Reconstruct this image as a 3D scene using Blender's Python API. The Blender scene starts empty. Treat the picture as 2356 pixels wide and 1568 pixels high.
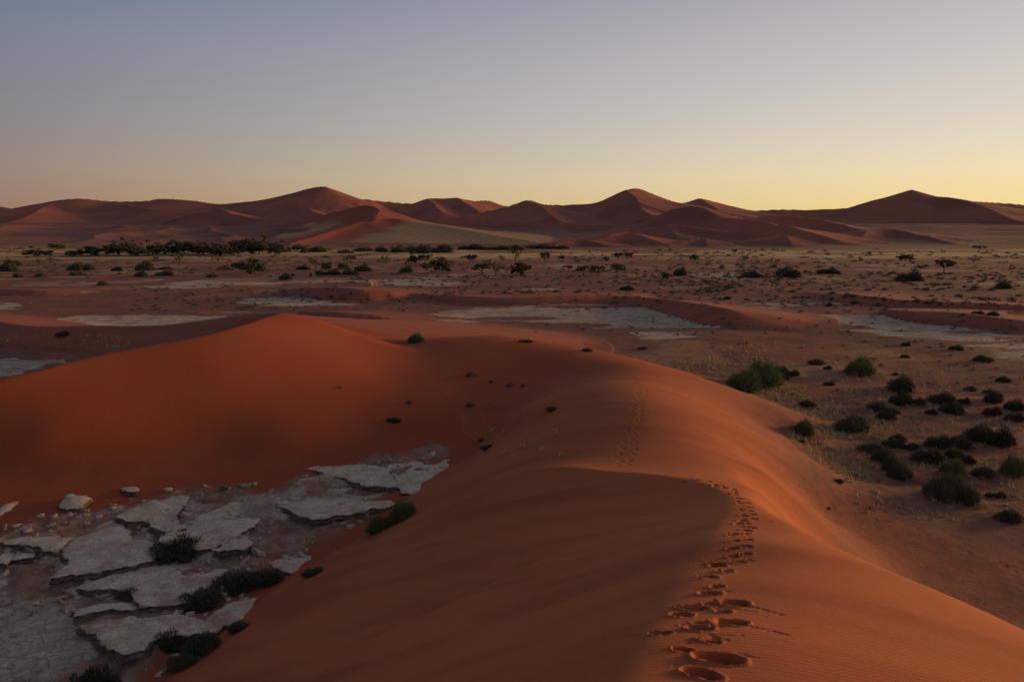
import bpy, math, random
import numpy as np

random.seed(7)
RNG = np.random.default_rng(11)
SC = bpy.context.scene
COL = SC.collection

# ------------------------------------------------------------------ camera, sky, sun, exposure
CAM_H = 18.0
PITCH = math.radians(9.03)
cam_data = bpy.data.cameras.new('camera')
cam_data.sensor_width = 36.0
cam_data.lens = 24.0
cam_data.clip_start = 0.1
cam_data.clip_end = 60000.0
cam = bpy.data.objects.new('camera', cam_data)
COL.objects.link(cam)
cam.location = (0.0, 0.0, CAM_H)
cam.rotation_euler = (math.radians(90) - PITCH, 0.0, 0.0)
SC.camera = cam

SUN_AZ = math.radians(70.0)      # to the right of the view direction
SUN_EL = math.radians(5.0)
SKY_EL = math.radians(1.2)

world = bpy.data.worlds.new('World')
SC.world = world
world.use_nodes = True
wn, wl = world.node_tree.nodes, world.node_tree.links
wn.clear()
w_out = wn.new('ShaderNodeOutputWorld')
w_bg = wn.new('ShaderNodeBackground')
w_sky = wn.new('ShaderNodeTexSky')
w_sky.sky_type = 'NISHITA'
w_sky.sun_disc = False
w_sky.sun_elevation = SKY_EL
w_sky.sun_rotation = SUN_AZ
w_sky.altitude = 500.0
w_sky.air_density = 1.0
w_sky.dust_density = 1.0
w_sky.ozone_density = 1.5
w_bg.inputs['Strength'].default_value = 0.008
wl.new(w_sky.outputs[0], w_bg.inputs[0])


def s2l(*c):
    """sRGB 0-255 -> linear rgba"""
    out = []
    for v in c:
        v /= 255.0
        out.append(v / 12.92 if v <= 0.04045 else ((v + 0.055) / 1.055) ** 2.4)
    return tuple(out) + (1.0,)


def ramp(nodes, stops):
    r = nodes.new('ShaderNodeValToRGB')
    r.color_ramp.interpolation = 'LINEAR'
    el = r.color_ramp.elements
    while len(el) < len(stops):
        el.new(0.5)
    for e, (p, c) in zip(el, stops):
        e.position = p
        e.color = c
    return r


def wmath(op, a, b=None, clamp=False):
    n = wn.new('ShaderNodeMath')
    n.operation = op
    n.use_clamp = clamp
    for i, v in enumerate((a, b)):
        if v is None:
            continue
        if isinstance(v, (int, float)):
            n.inputs[i].default_value = v
        else:
            wl.new(v, n.inputs[i])
    return n.outputs[0]


# twilight glow over the whole dome: horizon to zenith, brighter round the side where the sun is rising
w_geo = wn.new('ShaderNodeTexCoord')
w_sep = wn.new('ShaderNodeSeparateXYZ')
wl.new(w_geo.outputs['Generated'], w_sep.inputs[0])
dx, dy, dz = w_sep.outputs
hyp = wmath('SQRT', wmath('ADD', wmath('MULTIPLY', dx, dx), wmath('MULTIPLY', dy, dy)))
dot = wmath('ADD', wmath('MULTIPLY', dx, math.sin(SUN_AZ)), wmath('MULTIPLY', dy, math.cos(SUN_AZ)))
caz = wmath('DIVIDE', dot, wmath('MAXIMUM', hyp, 0.001))
near_sun = wmath('MULTIPLY', wmath('ADD', caz, 1.0), 0.5)
anti = ramp(wn, [(0.0, s2l(152, 106, 84)), (0.035, s2l(147, 117, 104)), (0.075, s2l(146, 126, 118)), (0.15, s2l(126, 127, 134)), (0.23, s2l(113, 122, 142)),
                 (0.305, s2l(88, 110, 143)), (0.55, s2l(108, 121, 150)), (1.0, s2l(106, 118, 150))])
glow = ramp(wn, [(0.0, s2l(250, 204, 112)), (0.035, s2l(250, 223, 156)), (0.075, s2l(247, 227, 184)), (0.11, s2l(234, 222, 198)), (0.15, s2l(222, 214, 202)), (0.23, s2l(204, 198, 195)),
                 (0.305, s2l(184, 179, 183)), (0.55, s2l(150, 154, 168)), (1.0, s2l(106, 118, 150))])
for r in (anti, glow):
    wl.new(dz, r.inputs[0])
w_mix = wn.new('ShaderNodeMix')
w_mix.data_type = 'RGBA'
mixf = wn.new('ShaderNodeMapRange')
mixf.inputs['From Min'].default_value = 0.33
mixf.inputs['From Max'].default_value = 0.95
wl.new(near_sun, mixf.inputs['Value'])
wl.new(mixf.outputs[0], w_mix.inputs['Factor'])
wl.new(anti.outputs[0], w_mix.inputs['A'])
wl.new(glow.outputs[0], w_mix.inputs['B'])
dim = wn.new('ShaderNodeMapRange')
dim.inputs['From Max'].default_value = 0.33
dim.inputs['To Min'].default_value = 0.72
wl.new(near_sun, dim.inputs['Value'])
w_bg2 = wn.new('ShaderNodeBackground')
wl.new(w_mix.outputs['Result'], w_bg2.inputs[0])
wl.new(wmath('MULTIPLY', dim.outputs[0], 0.97), w_bg2.inputs['Strength'])
w_add = wn.new('ShaderNodeAddShader')
wl.new(w_bg.outputs[0], w_add.inputs[0])
wl.new(w_bg2.outputs[0], w_add.inputs[1])
wl.new(w_add.outputs[0], w_out.inputs[0])

sun_data = bpy.data.lights.new('sun', 'SUN')
sun_data.energy = 5.0
sun_data.angle = math.radians(12.0)
sun_data.color = (1.0, 0.58, 0.22)
sun = bpy.data.objects.new('sun', sun_data)
COL.objects.link(sun)
sun.rotation_euler = (math.radians(90) - SUN_EL, 0.0, math.pi - SUN_AZ)

SC.view_settings.view_transform = 'Standard'
SC.view_settings.look = 'None'
SC.view_settings.exposure = 0.0
SC.view_settings.gamma = 1.0
SC.view_settings.use_curve_mapping = False
SC.cycles.max_bounces = 4
SC.cycles.diffuse_bounces = 1
SC.cycles.use_denoising = True

# ------------------------------------------------------------------ survey helpers
# The lie of the land was read off the photograph: a sight line through (x, y) on the 2356 x 1568 print
# plus a height or a distance gives a point of the terrain in metres (camera stands 18 m above the plain).
CP, SP = math.cos(PITCH), math.sin(PITCH)
PIX = 2356 / 1024.0


def sight(x, y):
    u = (x / PIX - 512.0) / 682.67
    v = (340.5 - y / PIX) / 682.67
    return np.array((u, CP + v * SP, v * CP - SP))


def at_z(x, y, z):
    d = sight(x, y)
    t = (z - CAM_H) / d[2]
    return np.array((d[0] * t, d[1] * t, z))


def at_d(x, y, dist):
    d = sight(x, y)
    return np.array((d[0] * dist, d[1] * dist, CAM_H + d[2] * dist))


# ------------------------------------------------------------------ numeric noise
def _hash(ix, iy, seed):
    h = (ix.astype(np.int64) * 374761393 + iy.astype(np.int64) * 668265263 + seed * 974711) & 0x7fffffff
    h = ((h ^ (h >> 13)) * 1274126177) & 0x7fffffff
    h = h ^ (h >> 16)
    return (h & 0xffff) / 65535.0


def vnoise(x, y, seed=0):
    ix, iy = np.floor(x), np.floor(y)
    fx, fy = x - ix, y - iy
    fx = fx * fx * fx * (fx * (fx * 6 - 15) + 10)
    fy = fy * fy * fy * (fy * (fy * 6 - 15) + 10)
    a, b = _hash(ix, iy, seed), _hash(ix + 1, iy, seed)
    c, d = _hash(ix, iy + 1, seed), _hash(ix + 1, iy + 1, seed)
    return (a + (b - a) * fx) * (1 - fy) + (c + (d - c) * fx) * fy


def fbm(x, y, octaves=4, seed=0):
    s, amp, tot = 0.0, 1.0, 0.0
    for o in range(octaves):
        s = s + amp * (vnoise(x + 17.3 * o, y - 9.1 * o, seed + o) - 0.5)
        tot += amp
        amp *= 0.5
        x, y = x * 2.03, y * 2.03
    return s / tot          # about -0.5 .. 0.5


def sstep(a, b, x):
    t = np.clip((x - a) / (b - a), 0, 1)
    return t * t * (3 - 2 * t)


def smax(a, b, k):
    d = a - b
    return 0.5 * (a + b + np.sqrt(d * d + k * k))


def smin(a, b, k):
    return -smax(-a, -b, k)


# ------------------------------------------------------------------ grid of the ground (fine near the dune, coarse far out)
def geo(a, b, step):
    n = max(2, int(round(math.log(b / a) / step)))
    return a * np.exp(np.linspace(0, math.log(b / a), n + 1))[:-1]


R = np.concatenate([geo(0.8, 6.0, 0.04), geo(6.0, 58.0, 0.0036), geo(58.0, 120.0, 0.006), geo(120, 600, 0.009),
                    geo(600, 3000, 0.0058), geo(3000, 16000, 0.05), [16000.0]])
th_in = np.radians(np.arange(-41.0, 41.0001, 0.1))
grow = []
t, st = math.radians(41.0), math.radians(0.1)
while t < math.pi - 0.03:
    st = min(st * 1.12, math.radians(4))
    t += st
    grow.append(t)
grow = np.array(grow)
grow = grow * 1.0
grow = math.radians(41.0) + (grow - math.radians(41.0)) * (math.pi - math.radians(41.0)) / (grow[-1] - math.radians(41.0))
TH = np.concatenate([-grow[::-1], th_in, grow])
NR, NT = len(R), len(TH)
GX = R[:, None] * np.sin(TH)[None, :]
GY = R[:, None] * np.cos(TH)[None, :]
X, Y = GX.ravel(), GY.ravel()


def spline(pts, n=8):
    """Catmull-Rom through the points (any number of columns)"""
    p = np.asarray(pts, float)
    p = np.vstack([2 * p[0] - p[1], p, 2 * p[-1] - p[-2]])
    out = []
    for i in range(1, len(p) - 2):
        a, b, c, d = p[i - 1], p[i], p[i + 1], p[i + 2]
        for k in range(n):
            t = k / n
            out.append(0.5 * (2 * b + (c - a) * t + (2 * a - 5 * b + 4 * c - d) * t * t + (3 * b - a - 3 * c + d) * t ** 3))
    out.append(p[-2])
    return np.array(out)


def to_line(px, py, line):
    """distance to a polyline, side (+ right of travel), interpolated extra columns"""
    best = np.full(px.shape, 1e18)
    side = np.ones(px.shape)
    ext = np.zeros((line.shape[1] - 2,) + px.shape)
    for i in range(len(line) - 1):
        a, b = line[i], line[i + 1]
        ex, ey = b[0] - a[0], b[1] - a[1]
        L2 = ex * ex + ey * ey
        if L2 < 1e-9:
            continue
        t = np.clip(((px - a[0]) * ex + (py - a[1]) * ey) / L2, 0, 1)
        qx, qy = px - (a[0] + t * ex), py - (a[1] + t * ey)
        d2 = qx * qx + qy * qy
        m = d2 < best
        best[m] = d2[m]
        cr = (ex * (py - a[1]) - ey * (px - a[0])) / math.sqrt(L2)      # + = left of travel
        if i in (0, len(line) - 2):
            sd = np.clip(-cr / np.maximum(np.sqrt(d2), 1e-6), -1, 1)     # eases round the ends
        else:
            sd = np.where(cr <= 0, 1.0, -1.0)
        side[m] = sd[m]
        for k in range(ext.shape[0]):
            v = a[2 + k] + (b[2 + k] - a[2 + k]) * t
            ext[k][m] = v[m]
    return np.sqrt(best), side, ext


class ThinPlate:
    def __init__(self, pts, lam=0.02):
        p = np.asarray(pts, float)
        self.p = p
        n = len(p)
        d = np.hypot(p[:, None, 0] - p[None, :, 0], p[:, None, 1] - p[None, :, 1])
        K = self.k(d) + lam * np.eye(n) * 100
        P = np.c_[np.ones(n), p[:, 0], p[:, 1]]
        A = np.block([[K, P], [P.T, np.zeros((3, 3))]])
        sol = np.linalg.solve(A, np.r_[p[:, 2], 0, 0, 0])
        self.w, self.a = sol[:n], sol[n:]

    @staticmethod
    def k(d):
        return np.where(d > 1e-9, d * d * np.log(np.maximum(d, 1e-9)), 0.0)

    def __call__(self, x, y):
        out = self.a[0] + self.a[1] * x + self.a[2] * y
        for (px, py, _), w in zip(self.p, self.w):
            out = out + w * self.k(np.hypot(x - px, y - py))
        return out


# ------------------------------------------------------------------ base plain
H = 0.45 * fbm(X / 38.0, Y / 38.0, 3, 3) * sstep(25, 90, Y) + 0.6 * fbm(X / 130.0, Y / 130.0, 3, 5) * sstep(90, 200, Y)
far_ramp = sstep(760, 1900, R)[:, None] * np.ones(NT)[None, :]
H = H + (34.0 * far_ramp.ravel()) + sstep(1900, 9000, np.hypot(X, Y)) * 20
H += 5 * fbm(X / 300.0, Y / 300.0, 3, 8) * sstep(700, 1200, Y)
BASE = H.copy()
OWNER = np.zeros(X.shape, np.int32)      # 0 plain; n = dune number n
DUNES = []                               # (label)
ATT = {}


def claim(h, label, k=0.3, thr=0.25, idx=None):
    """raise the land to h, remember whose it is"""
    global H
    DUNES.append(label)
    n = len(DUNES)
    if idx is None:
        new = smax(H, h, k)
        OWNER[(h > H + thr)] = n
        H = new
    else:
        hs = H[idx]
        OWNER[idx] = np.where(h > hs + thr, n, OWNER[idx])
        H[idx] = smax(hs, h, k)
    return n


# ------------------------------------------------------------------ A: the dune under the camera
crestA = [at_z(*p) for p in ((1400, 1620, 12.6), (1470, 1500, 12.15), (1520, 1400, 11.5), (1590, 1290, 10.45), (1650, 1210, 9.5), (1685, 1160, 8.6),
                             (1672, 1130, 8.1), (1600, 1103, 7.8), (1500, 1090, 7.5), (1400, 1083, 7.1), (1250, 1075, 6.25),
                             (1130, 1100, 4.2), (1040, 1130, 2.8), (970, 1160, 1.5), (900, 1192, 0.2))]
crestA = [np.array((2.6, -40, 11.0)), np.array((2.0, -12, 12.6)), np.array((1.2, 1.0, 12.9))] + crestA
lineA = spline(crestA, 8)
end = lineA[-1] + (lineA[-1] - lineA[-2]) / np.linalg.norm((lineA[-1] - lineA[-2])[:2]) * 14
wA = [p for p in crestA]
wA += [at_z(*p) for p in (
    (1750, 1500, 12.1), (2000, 1500, 11.7), (2300, 1500, 11.1), (1800, 1350, 11.2), (2100, 1400, 11.05), (1800, 1250, 10.4),
    (1780, 1180, 9.05), (2000, 1285, 10.25), (2200, 1370, 10.5), (1860, 1222, 9.55), (2356, 1440, 10.55), (1740, 1165, 8.7),
    (1650, 1050, 6.3), (1840, 1005, 0.8), (1700, 980, 4.9), (1600, 950, 6.0), (1480, 960, 6.5), (1350, 1000, 5.9), (1470, 885, 5.9),
    (1300, 900, 4.6), (1200, 950, 3.4), (1150, 1000, 1.9), (1100, 1040, 0.1), (1150, 772, 4.2), (1300, 810, 4.6), (1450, 840, 4.7),
    (1550, 860, 4.1), (1700, 908, 3.0), (1830, 973, 1.6), (1050, 868, 2.9), (1200, 825, 4.0), (1320, 862, 3.9), (950, 785, 3.0), (1060, 775, 3.8))]
wA += [np.array(p, float) for p in ((36, 62, -3), (44, 46, -3.5), (34, 82, -4), (22, 100, -4), (5, 108, -3), (-15, 108, -2), (40, 22, 2), (30, 12, 7),
                                    (24, 0, 9), (6, 0, 12.6), (7, -14, 12), (22, -16, 8), (40, -10, 2), (60, 30, -6), (10, -40, 9), (60, 90, -8), (35, -40, 0),
                                    (-30, 85, -1), (-12, 62, 1.0), (-9, 52, -0.8))]
flank = [at_z(*p) for p in ((1790, 1176, 6.6), (1740, 1150, 7.5), (1830, 1150, 4.2), (1900, 1150, 1.7), (1900, 1195, 1.3), (2000, 1238, 0.6), (2100, 1250, 0.2), (2120, 1295, 0.0), (2250, 1360, -0.2),
                            (2300, 1385, -0.2), (2100, 1150, 0.0), (1850, 1050, 2.4), (1750, 1080, 5.7), (1650, 1050, 6.3), (1960, 1100, 0.8), (1840, 1005, 0.6), (1700, 980, 4.9))]
flank += [np.array(p, float) for p in ((30, 20, 0), (26, 8, 0.5), (40, 30, 0), (22, -20, 1))]
for x, y, z in ((1880, 1231, 9.8), (1930, 1253, 10.1), (2000, 1285, 10.2), (2100, 1326, 10.35), (2200, 1368, 10.45), (2356, 1438, 10.55)):
    d0 = (z - CAM_H) / sight(x, y)[2]
    for k, low, top in ((6.0, 1.6, 4.5), (11.0, 1.3, 2.5)):
        q = at_d(x, y, d0 + k)
        q[2] = max(min(q[2] - low, top), 0.2)
        flank.append(q)
wA += [at_z(*p) for p in ((1750, 1080, 5.7), (1850, 1050, 2.4), (1960, 1100, 0.8))]
W_far = [p for p in wA if p[1] > 36 or p[2] < 0]
# windward surface goes on level past the crest, so that the slip face cuts it
for p, q in zip(crestA[2:-3], crestA[3:-2]):
    d = (q - p)[:2] / np.linalg.norm((q - p)[:2])
    left = np.array((-d[1], d[0]))
    c = (p + q) / 2
    wA.append(np.array((*(c[:2] + left * 9), c[2] + 0.8)))
near = np.where((np.hypot(X, Y) < 175))[0]
nx, ny = X[near], Y[near]
W = ThinPlate(wA, 0.004)(nx, ny)
# slip face: from the crest down to its straight foot line along the pan
foot = [at_z(*p) for p in ((300, 1640, 0), (380, 1568, 0), (520, 1450, 0), (640, 1350, 0), (740, 1290, 0), (830, 1228, 0))]
foot = [foot[0] + (foot[0] - foot[1]) * 5, foot[0] + (foot[0] - foot[1]) * 2] + foot
sA = list(crestA) + foot
for p in foot:
    sA.append(p + np.array((-0.94 * 8, 0.34 * 8, -3.6)))
for i in range(1, len(crestA) - 1):
    dd = crestA[i + 1] - crestA[i - 1]
    dd = dd[:2] / np.linalg.norm(dd[:2])
    rt = np.array((dd[1], -dd[0]))
    if i > 6:                       # round the bend only far out, to keep the surface calm
        sA.append(np.array((*(crestA[i][:2] + rt * 7), crestA[i][2] + 2.8)))
    else:
        sA.append(np.array((*(crestA[i][:2] + rt * 6), crestA[i][2] + 3.2)))
S = ThinPlate(sA, 0.02)(nx, ny)
S = np.where(ny < -20, 30, S) + 40 * sstep(46, 54, ny)
A = smin(W, S, 0.06 + 0.22 * sstep(20, 9, ny))
# right-hand brink of the broad crest, falling to the shrub flat
lineB = spline([np.array(p, float) for p in ((13.5, 42, 4.6), (11.6, 35, 5.8), (10.0, 29, 7.0), (9.0, 25, 8.0))] + [at_z(*p) for p in ((1790, 1185, 8.9), (1860, 1221, 9.65), (2000, 1285, 10.2), (2200, 1368, 10.45), (2356, 1438, 10.55), (2700, 1600, 10.7))] +
               [np.array((13.0, 0.0, 10.4)), np.array((15.0, -30.0, 9.5))], 8)
d, side, ext = to_line(nx, ny, lineB)
G = ThinPlate(flank + W_far, 0.01)(nx, ny)
A = smin(A, smax(ext[0] + side * d * 0.72 + 0.08 - 9 * sstep(7, 15, d) * (side < 0), G, 0.5) + 60 * sstep(48, 56, ny) + 60 * sstep(2, -10, ny), 0.30)
A = np.where(np.hypot(nx, ny) > 150, -5, A)
nA = claim(A, 'dune foreground', 0.5, 0.2, near)

# a faint slump line across the slip face
slump = spline([at_z(*q) for q in ((560, 1600, 3.2), (760, 1520, 4.2), (1000, 1405, 5.6), (1250, 1285, 6.6), (1480, 1185, 7.6))], 8)
for _ in range(3):                # settle the line onto the face
    for v_ in slump:
        i_ = np.argmin((nx - v_[0]) ** 2 + (ny - v_[1]) ** 2)
        v_[2] = A[i_]
d, side, ext = to_line(nx, ny, slump[:, :2])
fade = sstep(0, 4, d * 0 + np.abs(nx - slump[0, 0])) * sstep(0, 5, np.abs(nx - slump[-1, 0]))
SLUMP = -0.10 * np.exp(-(d / 0.22) ** 2) * fade
# ------------------------------------------------------------------ C: the smooth dune on the left, with its hollow behind
crestC = [at_z(*p) for p in ((-420, 985, 4.2), (-200, 915, 5.2), (0, 868, 6.0), (100, 846, 6.35), (165, 829, 6.55), (300, 801, 6.95), (450, 774, 7.4), (560, 745, 7.8),
                             (620, 726, 7.9), (655, 717, 8.1), (720, 731, 7.3), (800, 764, 5.6), (860, 786, 4.7), (930, 804, 4.0), (1000, 826, 3.4), (1050, 860, 2.8))]
lineC = spline(crestC, 6)
wC = [p for p in crestC]
wC += [at_z(*p) for p in (
    (655, 800, 5.9), (655, 900, 3.4), (655, 1000, 1.4), (655, 1060, 0.2), (350, 850, 5.6), (350, 950, 3.0), (350, 1080, 0.2), (100, 900, 4.9),
    (100, 1000, 2.5), (100, 1120, -0.2), (900, 870, 3.0), (900, 950, 1.6), (900, 1020, 0.1), (1040, 905, 2.2), (1000, 980, 1.0), (-150, 1000, 2.8), (-150, 1130, 0.0),
    (780, 840, 4.4), (500, 850, 5.25), (500, 1040, 0.6), (800, 1040, 0.2))]
wC += [np.array(p, float) for p in ((-26, 42, -2), (-40, 38, -2), (-12, 46, -2.4), (0, 50, -1.5), (6, 60, -1), (6, 75, 0), (-26, 100, 9.5), (-50, 88, 8.5), (-62, 70, 7), (-66, 52, 5), (-10, 90, 5))]
W = ThinPlate(wC, 0.10)(nx, ny)
d, side, ext = to_line(nx, ny, lineC)
S = ext[0] + side * d * (0.5 - 0.3 * sstep(-30, -18, nx))
C = smin(W, S, 0.12)
C = np.where((np.hypot(nx, ny) > 150) | (ny < 30), -5, C)
nC = claim(C, 'dune left', 0.5, 0.2, near)


def ridge(pts, rh, lh, label=None, p_rh=1.15, p_lh=1.35, k=0.4, base=None, wob=0.0, thr=None, n=6):
    """a dune as a crest line with a slope on either hand (rh = right of travel)"""
    line = spline(pts, n)
    zmax = line[:, 2].max() - (0 if base is None else base)
    reach = zmax / min(rh, lh) * 1.6 + 5
    x0, y0 = line[:, 0].min() - reach, line[:, 1].min() - reach
    x1, y1 = line[:, 0].max() + reach, line[:, 1].max() + reach
    idx = np.where((X > x0) & (X < x1) & (Y > y0) & (Y < y1))[0]
    px, py = X[idx], Y[idx]
    if wob:
        sc = zmax * 2.0
        px = px + wob * fbm(px / sc, py / sc, 3, 21)
        py = py + wob * fbm(px / sc + 40, py / sc, 3, 22)
    d, side, ext = to_line(px, py, line[:, :2])
    b = BASE[idx]
    mixs = side * 0.5 + 0.5
    s = lh + (rh - lh) * mixs
    pw = p_lh + (p_rh - p_lh) * mixs
    best = np.full(px.shape, -1e9)
    zc = np.zeros(px.shape)
    for i in range(len(line) - 1):           # the part of the crest that stands highest over each spot
        a, c = line[i], line[i + 1]
        ex, ey = c[0] - a[0], c[1] - a[1]
        L2 = ex * ex + ey * ey
        if L2 < 1e-9:
            continue
        t = np.clip(((px - a[0]) * ex + (py - a[1]) * ey) / L2, 0, 1)
        dd = np.hypot(px - a[0] - t * ex, py - a[1] - t * ey)
        zz = a[2] + (c[2] - a[2]) * t
        sc = zz - s * dd
        m = sc > best
        best[m], d[m], zc[m] = sc[m], dd[m], zz[m]
    zc = np.maximum(zc - b, 0.0)
    Wd = pw * np.maximum(zc, 0.01) / s
    prof = np.clip(1 - d / Wd, 0, None) ** pw
    h = np.where(prof > 0, b + zc * prof, b - 3.0)
    return claim(h, label, k, thr if thr is not None else 0.06 * zmax + 0.05, idx)


def zr(*pts):
    return [at_z(*p) for p in pts]


def dr(*pts):
    return [at_d(*p) for p in pts]


# back arm of the left dune (dark slip face towards us)
ridge(zr((640, 719, 7.6), (560, 723, 6.4), (450, 738, 5.0), (350, 748, 3.9), (200, 748, 3.2), (60, 748, 2.9), (-60, 728, 2.6), (-200, 705, 1.5)),
      0.16, 0.62, 'dune arm behind', p_lh=1.1, k=0.25)
# low dunes of the middle ground
ridge(zr((640, 668, .5), (700, 661, 2.4), (770, 660, 3.0), (840, 668, 2.5), (895, 685, .5)), 0.62, 0.10, 'mid ridge left of centre', k=.2)
ridge(zr((690, 716, 1.2), (760, 716, 2.2), (840, 722, 1.9), (930, 738, 1.0), (1000, 749, .3)), 0.6, 0.12, 'mid ridge behind the peak', k=.2)
ridge(zr((900, 672, .8), (1050, 680, 1.5), (1170, 684, 1.7), (1300, 680, 1.9), (1390, 678, 1.8), (1460, 684, 1.2)), 0.6, 0.06, 'mid ridge centre', k=.2)
ridge(zr((1440, 680, 1.6), (1530, 687, 2.6), (1600, 697, 3.1), (1655, 706, 3.2), (1692, 717, 2.7)), 0.68, 0.13, 'mid barchan', p_lh=1.3, k=.15, n=12)
ridge(zr((1850, 672, .6), (1960, 677, 1.8), (2060, 688, 1.6), (2250, 696, 1.6), (2400, 705, 1.2)), 0.55, 0.06, 'mid ridge right far', k=.2)
ridge(zr((2020, 717, .5), (2100, 722, 1.6), (2180, 717, 2.4), (2290, 730, 2.2), (2380, 742, 1.8), (2450, 750, 1)), 0.65, 0.07, 'mid ridge right', k=.15)
ridge(zr((-60, 664, 1), (0, 664, 1.6), (100, 667, 1.4), (180, 673, .4)), 0.6, 0.08, 'mid ridge far left', k=.2)

# ------------------------------------------------------------------ the range of big dunes on the horizon
FK = 1.6
far = dict(k=FK, base=30, wob=14.0, thr=3.0)
ridge(dr((-330, 490, 2500), (-150, 482, 2500), (0, 475, 2500), (60, 472, 2450), (135, 460, 2400), (190, 456, 2400), (260, 462, 2400), (350, 460, 2400), (367, 456, 2400),
         (440, 460, 2350), (500, 468, 2300), (560, 464, 2250)), .26, .35, 'far 1', **far)
ridge(dr((135, 460, 2400), (95, 478, 2200), (62, 496, 1950), (20, 511, 1800), (-40, 530, 1600)), .42, .2, 'far 1b', **far)
ridge(dr((260, 463, 2390), (330, 478, 2200), (420, 490, 2050), (480, 494, 1900), (530, 500, 1800)), .40, .22, 'far 1c', **far)
ridge(dr((500, 470, 2250), (580, 462, 2150), (620, 456, 2080), (660, 447, 2000), (700, 437, 1950), (745, 430, 1900), (772, 444, 1900), (800, 457, 1950), (880, 463, 2000), (950, 467, 2050),
         (985, 457, 2050), (1020, 457, 2050), (1050, 454, 2050), (1068, 458, 2050), (1090, 462, 2050), (1125, 462, 2100), (1160, 474, 2150), (1220, 480, 2200)), .36, .35, 'far 2', **far)
ridge(dr((631, 459, 2030), (670, 470, 1850), (710, 483, 1700), (745, 496, 1560)), .30, .30, 'far 2b', **far)
ridge(dr((985, 457, 2050), (1000, 470, 1900), (1010, 485, 1780)), .4, .3, 'far 2d', **far)
ridge(dr((1050, 454, 2050), (1075, 470, 1900), (1100, 485, 1800)), .4, .3, 'far 2e', **far)
ridge(dr((390, 520, 1650), (445, 505, 1650), (500, 481, 1650), (531, 492, 1560), (591, 502, 1500), (647, 504, 1450), (711, 498, 1420), (745, 496, 1400)), .40, .28, 'far 3', **far)
BARCHAN = dr((664, 562, 830), (727, 543, 940), (782, 530, 1020), (815, 524, 1060), (849, 512, 1120), (873, 494, 1200), (862, 482, 1270), (828, 479, 1320), (790, 484, 1360), (745, 497, 1420))
ridge(BARCHAN, .30, .48, 'far barchan', k=1.5, base=30, wob=6, thr=2, p_rh=1.5, p_lh=1.1)
ridge(dr((905, 509, 1130), (940, 511, 1100), (1000, 519, 1050), (1100, 536, 970), (1200, 552, 890), (1290, 564, 820)), .17, .14, 'far tail', k=2, base=20, thr=1.5, p_rh=1.3, p_lh=1.3)
# star dunes right of the middle
ridge(dr((1000, 512, 1600), (1060, 499, 1640), (1110, 488, 1700), (1165, 475, 1720), (1210, 462, 1740), (1250, 470, 1800), (1290, 471, 1830), (1370, 465, 1830), (1400, 455, 1800),
         (1440, 438, 1760), (1470, 434, 1790), (1500, 445, 1820), (1560, 465, 1870), (1620, 475, 1900)), .46, .40, 'far 4', **far)
ridge(dr((1210, 462, 1740), (1243, 474, 1620), (1268, 494, 1500), (1288, 511, 1400), (1340, 516, 1340), (1420, 517, 1300)), .45, .25, 'far 4b', **far)
ridge(dr((1440, 438, 1760), (1464, 455, 1640), (1474, 477, 1520), (1497, 492, 1420), (1519, 495, 1360)), .50, .25, 'far 4c', **far)
ridge(dr((1470, 515, 1300), (1519, 497, 1330), (1564, 481, 1250), (1612, 480, 1210), (1650, 499, 1150), (1700, 505, 1110), (1753, 513, 1070), (1800, 526, 1030)), .42, .30, 'far 5', **far)
ridge(dr((1560, 468, 2250), (1590, 462, 2200), (1612, 456, 2200), (1650, 465, 2200), (1700, 478, 2250), (1740, 483, 2250), (1790, 481, 2250), (1850, 481, 2250), (1950, 477, 2200), (2010, 460, 2100),
         (2060, 450, 2000), (2085, 446, 1950), (2097, 436, 1930), (2115, 446, 1930), (2140, 451, 1930), (2200, 459, 1960), (2290, 465, 2000), (2356, 470, 2000), (2500, 482, 2050), (2700, 492, 2100)), .34, .35, 'far 6', **far)
ridge(dr((2120, 449, 1920), (2220, 463, 1720), (2285, 484, 1560), (2330, 504, 1440), (2380, 520, 1340)), .42, .22, 'far 6b', **far)
ridge(dr((1612, 457, 2200), (1645, 476, 2000), (1660, 490, 1850)), .42, .25, 'far 6c', **far)
ridge(dr((1690, 514, 1350), (1725, 505, 1340), (1760, 497, 1300), (1830, 498, 1270), (1880, 503, 1240), (1940, 520, 1140), (1990, 533, 1060)), .42, .26, 'far 7', **far)
small = dict(k=1.2, base=8, wob=5.0, thr=1.0)
ridge(dr((1520, 528, 1000), (1564, 522, 1000), (1600, 530, 980), (1680, 538, 950), (1740, 530, 940), (1800, 518, 930), (1845, 530, 880), (1917, 549, 820)), .45, .22, 'near 1', **small)
ridge(dr((1500, 570, 770), (1545, 561, 800), (1590, 551, 830), (1618, 549, 840), (1626, 560, 800), (1622, 570, 770)), .45, .16, 'near 2', **small)
ridge(dr((1280, 568, 790), (1300, 557, 810), (1322, 550, 830), (1345, 550, 830), (1367, 557, 810), (1400, 566, 780)), .45, .14, 'near 3', **small)
ridge(dr((1375, 553, 850), (1413, 538, 890), (1455, 536, 900), (1480, 545, 860), (1530, 560, 800)), .45, .20, 'near 4', **small)
ridge(dr((1710, 555, 830), (1770, 546, 850), (1803, 541, 860), (1816, 552, 810), (1824, 570, 760)), .45, .20, 'near 5', **small)
ridge(dr((1975, 555, 860), (2003, 532, 930), (2040, 527, 950), (2080, 537, 920), (2130, 546, 870), (2200, 561, 800)), .4, .16, 'near 6', **small)
ridge(dr((1535, 528, 1060), (1545, 535, 1000), (1556, 547, 930)), .4, .2, 'near 7', **small)

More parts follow.
